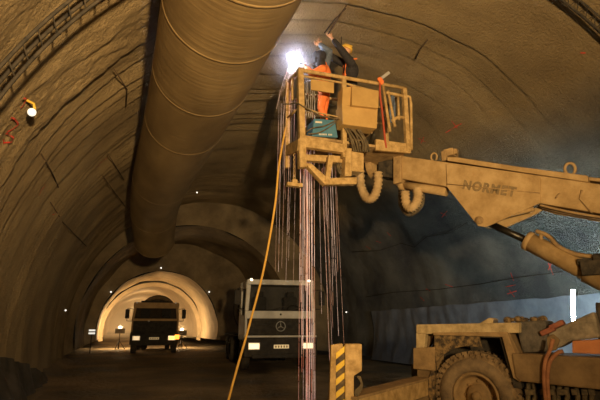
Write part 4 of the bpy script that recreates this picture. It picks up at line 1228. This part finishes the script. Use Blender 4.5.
def f_h(v):
    w = Vector((v.x, v.y, 0)); return w.normalized()
ZW = 9.62
zfl = ZST
def jz(px, py, z): return P(px, py, z)
an1 = P(351, 120, ZW)
J = dict(neck=jz(351, 60.5, ZW), head=jz(345.5, 51, ZW), pelvis=jz(350.5, 91, ZW),
         sh_l=jz(351.5, 63.5, ZW-0.17), sh_r=jz(347, 65, ZW+0.17), el_l=jz(341, 49.5, ZW-0.2), wr_l=jz(331.5, 37.5, ZW-0.12), ha_l=jz(324, 30, ZW-0.1),
         el_r=jz(333, 58, ZW+0.2), wr_r=jz(321.5, 45, ZW+0.12), ha_r=jz(316, 37.5, ZW+0.1))
def legs(J, dx=0.0, spread=0.1):
    pv = J['pelvis']; d = f_h(J['sh_l']-J['sh_r'])
    for s, e in (('l', 1), ('r', -1)):
        J['hip_'+s] = pv+d*0.09*e-Z*0.03
        g = Vector((pv.x, pv.y, zfl+0.09))+d*(0.1+spread*0.3)*e
        J['an_'+s] = g; J['kn_'+s] = J['hip_'+s].lerp(g, 0.5)-RH*0.04
legs(J)
p1, f1, u1, r1 = person(J, (-RH*0.95+FH*0.15+Z*0.45, Z*0.9+RH*0.4), 'person in dark sweater, yellow helmet and orange bib, reaching both arms up to the crown',
    dict(top=M_navy, top_name='sweater', trousers=M_orcl, palm_l=FH*0.6+Z*0.3, palm_r=-FH*0.3+RH*0.5))
def helmet(root, c, f, u, r, mat):
    m = MB()
    prof = []
    n = 20
    rr = []
    for i in range(7):
        t = i/6*PI/2
        rr.append([m.bm.verts.new(c+u*(0.035+0.125*math.sin(t))+(r*0.105*math.cos(2*PI*k/n)+f*0.132*math.sin(2*PI*k/n))*max(math.cos(t), 0.02)) for k in range(n)])
    for i in range(6):
        for k in range(n): m.bm.faces.new((rr[i][k], rr[i][(k+1) % n], rr[i+1][(k+1) % n], rr[i+1][k])).smooth = True
    m.bm.faces.new(rr[6]).smooth = True; m.bm.faces.new(rr[0][::-1])
    m.ell(c+u*0.04+f*0.075, 0.10, 0.105, 0.010, (r, f, u))
    m.caps(c+u*0.155+f*0.08, c+u*0.155-f*0.08, 0.012, 0.012)
    return m.obj('helmet', mat, root)
helmet(p1, J['head'], f1, u1, r1, M_helm)
# bib straps
m = MB()
for e, off in ((-1, 0.165), (1, 0.165)):
    side = f_h(J['sh_l']-J['sh_r'])
    up = (J['neck']-J['pelvis']).normalized(); fw = (-RH*0.98+FH*0.1)
    m.bar(J['pelvis']+fw*0.155-side*0.09*e+up*0.05, J['neck']+fw*0.13-side*0.10*e-up*0.06, 0.06, 0.02, fw)
    m.bar(J['neck']+fw*0.13-side*0.10*e-up*0.06, J['neck']-fw*0.10-side*0.10*e-up*0.02, 0.05, 0.02, Z)
m.box(J['pelvis'].lerp(J['neck'], 0.4)+fw*0.145, (0.03, 0.26, 0.24), (fw, side, up))
m.obj('bib', M_orcl, p1, 0.008)

ZW2 = 9.50
J2 = dict(neck=jz(323.5, 65, ZW2), head=jz(320, 57, ZW2), pelvis=jz(324, 95, ZW2),
          sh_l=jz(322, 69.5, ZW2-0.17), sh_r=jz(325, 68, ZW2+0.17), el_l=jz(312.5, 74, ZW2-0.22), wr_l=jz(305.5, 67, ZW2-0.05), ha_l=jz(301, 63, ZW2),
          el_r=jz(329.5, 52, ZW2+0.12), wr_r=jz(319.5, 44.5, ZW2+0.10), ha_r=jz(313, 43, ZW2+0.08))
legs(J2)
p2, f2, u2, r2 = person(J2, (-RH*0.95+FH*0.35+Z*0.1, Z), 'person in orange workwear and dark welding hood, arm stretched to the bright weld',
    dict(top=M_orcl, top_name='jacket', trousers=M_orcl, sleeve_r=M_bluecl, palm_l=FH, palm_r=-FH, curl=0.9))
# welding hood: rounded shell over the head with a front visor
m = MB(); c = J2['head']
m.ell(c+u2*0.02-f2*0.01, 0.105, 0.125, 0.125, (r2, f2, u2)); m.hexa([c+f2*0.06-r2*0.085-u2*0.16, c+f2*0.06+r2*0.085-u2*0.16, c+f2*0.15+r2*0.06-u2*0.14, c+f2*0.15-r2*0.06-u2*0.14,
        c+f2*0.06-r2*0.095+u2*0.10, c+f2*0.06+r2*0.095+u2*0.10, c+f2*0.15+r2*0.07+u2*0.08, c+f2*0.15-r2*0.07+u2*0.08])
m.caps(c-u2*0.10-f2*0.03, c-u2*0.17-f2*0.03, 0.09, 0.11)
bake_remesh(m, 'welding_hood', M_navy, p2, 0.01, 3)
# electrode holder in the welder's hand
hd = J2['ha_l']; WELD = P(296.5, 62, 9.6)
m = MB(); m.tube([J2['wr_l'].lerp(hd, 0.7), hd+(WELD-hd)*0.25], 0.018, 8)
er = m.obj('electrode_holder', M_dark); tag(er, "thin welding electrode holder in the hooded welder's outstretched hand", 'welding torch')
m = MB(); m.tube([hd+(WELD-hd)*0.2, WELD-(WELD-hd)*0.12], 0.006, 6); m.obj('electrode', M_steel, er)
# steel mesh bar being fitted at the raised hands
m = MB(); a = J['wr_l']+(J['ha_l']-J['wr_l']).normalized()*0.10; m.tube([a, on_shell(346, 2, 0.06)], 0.016, 6)
o = m.obj('threaded_bar', M_rebar); tag(o, "dark bar held up to the crown by the helmeted worker's hands", 'bar')

# ------------------------------------------------------------------ weld light, sparks, halo
o = MB(); o.ell(WELD, 0.045, 0.045, 0.045, seg=12, rings=8)
wo = o.obj('weld_arc', emit('weld_white', (0.90, 0.92, 1.0), 60)); tag(wo, 'blinding white weld arc at the left corner of the platform', 'weld arc')
ld = bpy.data.lights.new('weld_light', 'POINT'); ld.energy = 42; ld.color = (0.80, 0.84, 1.0); ld.shadow_soft_size = 0.06
lo = bpy.data.objects.new('weld_light', ld); C.objects.link(lo); lo.location = WELD-FH*0.12-RH*0.05+Z*0.02
# halo around the arc
m = bpy.data.materials.new('weld_glare'); m.use_nodes = True; nt = m.node_tree; nt.nodes.remove(nt.nodes['Principled BSDF'])
v = nt.nodes.new('ShaderNodeVolumePrincipled'); v.inputs['Color'].default_value = (0.9, 0.9, 1, 1)
tc = nt.nodes.new('ShaderNodeTexCoord'); vm = nt.nodes.new('ShaderNodeVectorMath'); vm.operation = 'LENGTH'
nt.links.new(tc.outputs['Object'], vm.inputs[0])
mr = nt.nodes.new('ShaderNodeMapRange'); mr.inputs['From Min'].default_value = 0.0; mr.inputs['From Max'].default_value = 0.75
mr.inputs['To Min'].default_value = 0.45; mr.inputs['To Max'].default_value = 0.0; mr.interpolation_type = 'SMOOTHSTEP'
nt.links.new(vm.outputs['Value'], mr.inputs['Value']); nt.links.new(mr.outputs['Result'], v.inputs['Density'])
nt.links.new(v.outputs['Volume'], nt.nodes['Material Output'].inputs['Volume'])
o = MB(); o.ell(WELD, 0.76, 0.76, 0.76, seg=24, rings=16)  # thin volume added to draw the camera glare of the arc
so = o.obj('welding_glare', m, None, loc=WELD); tag(so, 'pale halo of glare around the weld arc, built as a thin volume', 'glare', kind='stuff')

sp = MB(); rs_ = random.Random(11)
def spark(px, z, zs, ze, r, drift):
    b = P(px, 180, z); zz = zs
    mi0 = rs_.choice([0, 0, 1, 1, 2])
    while zz > ze:
        L_ = rs_.uniform(0.10, 0.55); gp = rs_.uniform(0.005, 0.02)
        q0 = Vector((b.x, b.y, zz))+RH*drift*(zs-zz); q1 = Vector((b.x, b.y, max(zz-L_, ze)))+RH*drift*(zs-max(zz-L_, ze))
        sp.tube([q0, q1], r*rs_.uniform(0.7, 1.1), 4, mi=mi0 if rs_.random() < 0.7 else rs_.choice([0, 1, 2])); zz -= L_+gp
for k in range(20):
    x = rs_.gauss(306.5, 5.0)
    spark(x, rs_.uniform(8.7, 9.3), rs_.uniform(4.55, 4.95), 0.0 if rs_.random() < 0.8 else rs_.uniform(0.5, 3), rs_.uniform(0.0014, 0.0036), rs_.uniform(-0.01, 0.012)*1.2)
for k in range(13):
    spark(rs_.uniform(318, 338), rs_.uniform(8.7, 9.3), rs_.uniform(4.4, 4.9), rs_.uniform(0.0, 3.4), rs_.uniform(0.0010, 0.0020), rs_.uniform(0.0, 0.035))
for k in range(14):
    spark(rs_.uniform(277, 297), rs_.uniform(9.0, 9.6), rs_.uniform(5.3, 6.4), rs_.uniform(2.2, 4.5), rs_.uniform(0.0008, 0.0016), rs_.uniform(-0.02, 0.0))
for k in range(10):
    spark(rs_.uniform(302, 316), rs_.uniform(9.0, 9.3), rs_.uniform(5.6, 6.0), 5.1, rs_.uniform(0.001, 0.002), 0)
for k in range(34):     # arcs thrown from the weld
    vx = rs_.uniform(-0.9, 0.25); vy = rs_.uniform(-0.2, 0.4); vz = rs_.uniform(-0.2, 1.0); pts = []
    t = rs_.uniform(0.02, 0.15); te = t+rs_.uniform(0.12, 0.5)
    for i in range(7):
        tt = t+(te-t)*i/6; pts.append(WELD+RH*vx*tt+FH*vy*tt+Z*(vz*tt-4.9*tt*tt))
    sp.tube(pts, rs_.uniform(0.001, 0.0022), 4, mi=rs_.choice([0, 2]))
so = sp.obj('spark_shower', [emit('spark_pink', (1.0, 0.38, 0.28), 0.6), emit('spark_white', (1.0, 0.56, 0.46), 0.75), emit('spark_orange', (1.0, 0.22, 0.12), 0.55)])
tag(so, 'shower of glowing pinkish weld sparks falling from the platform to the floor', 'sparks', kind='stuff')

# yellow cable from the platform to the ground
m = MB(); m.tube(bez([EP(0, 126, DEP)+RH*-0.03, P(279, 165, 8.9), P(275, 205, 8.6), P(264, 268, 8.3), P(248, 330, 7.8), P(236, 372, 7.4), Vector((P(222, 405, 7.0).x, P(222, 405, 7.0).y, 0.03))], 10), 0.020, 8)
o = m.obj('yellow_cable', M_cable); tag(o, 'long orange yellow cable hanging from the left end of the platform to the floor', 'cable')

# ------------------------------------------------------------------ lights
def spot(name, loc, target, energy, col, size, blend, rad):
    ld = bpy.data.lights.new(name, 'SPOT'); ld.energy = energy; ld.color = col; ld.spot_size = math.radians(size); ld.spot_blend = blend; ld.shadow_soft_size = rad
    o = bpy.data.objects.new(name, ld); C.objects.link(o); o.location = loc
    o.rotation_euler = (Vector(target)-Vector(loc)).to_track_quat('-Z', 'Y').to_euler(); return o
spot('site_lamp', (0.7, -3.4, 2.1), (1.7, 6.0, 8.3), 7600, (1.0, 0.68, 0.33), 106, 0.95, 0.18)
spot('site_lamp_low', (0.4, -3.0, 3.0), (5.0, 5.0, 1.8), 300, (1.0, 0.66, 0.33), 55, 1.0, 0.2)
W = bpy.data.worlds.new('world'); SC.world = W; W.use_nodes = True
bg = W.node_tree.nodes['Background']; bg.inputs['Color'].default_value = (1, 0.75, 0.45, 1); bg.inputs['Strength'].default_value = 0.004
SC.view_settings.view_transform = 'Standard'
SC.view_settings.exposure = 0.0
SC.cycles.use_denoising = True
SC.cycles.max_bounces = 6
SC.cycles.volume_bounces = 1
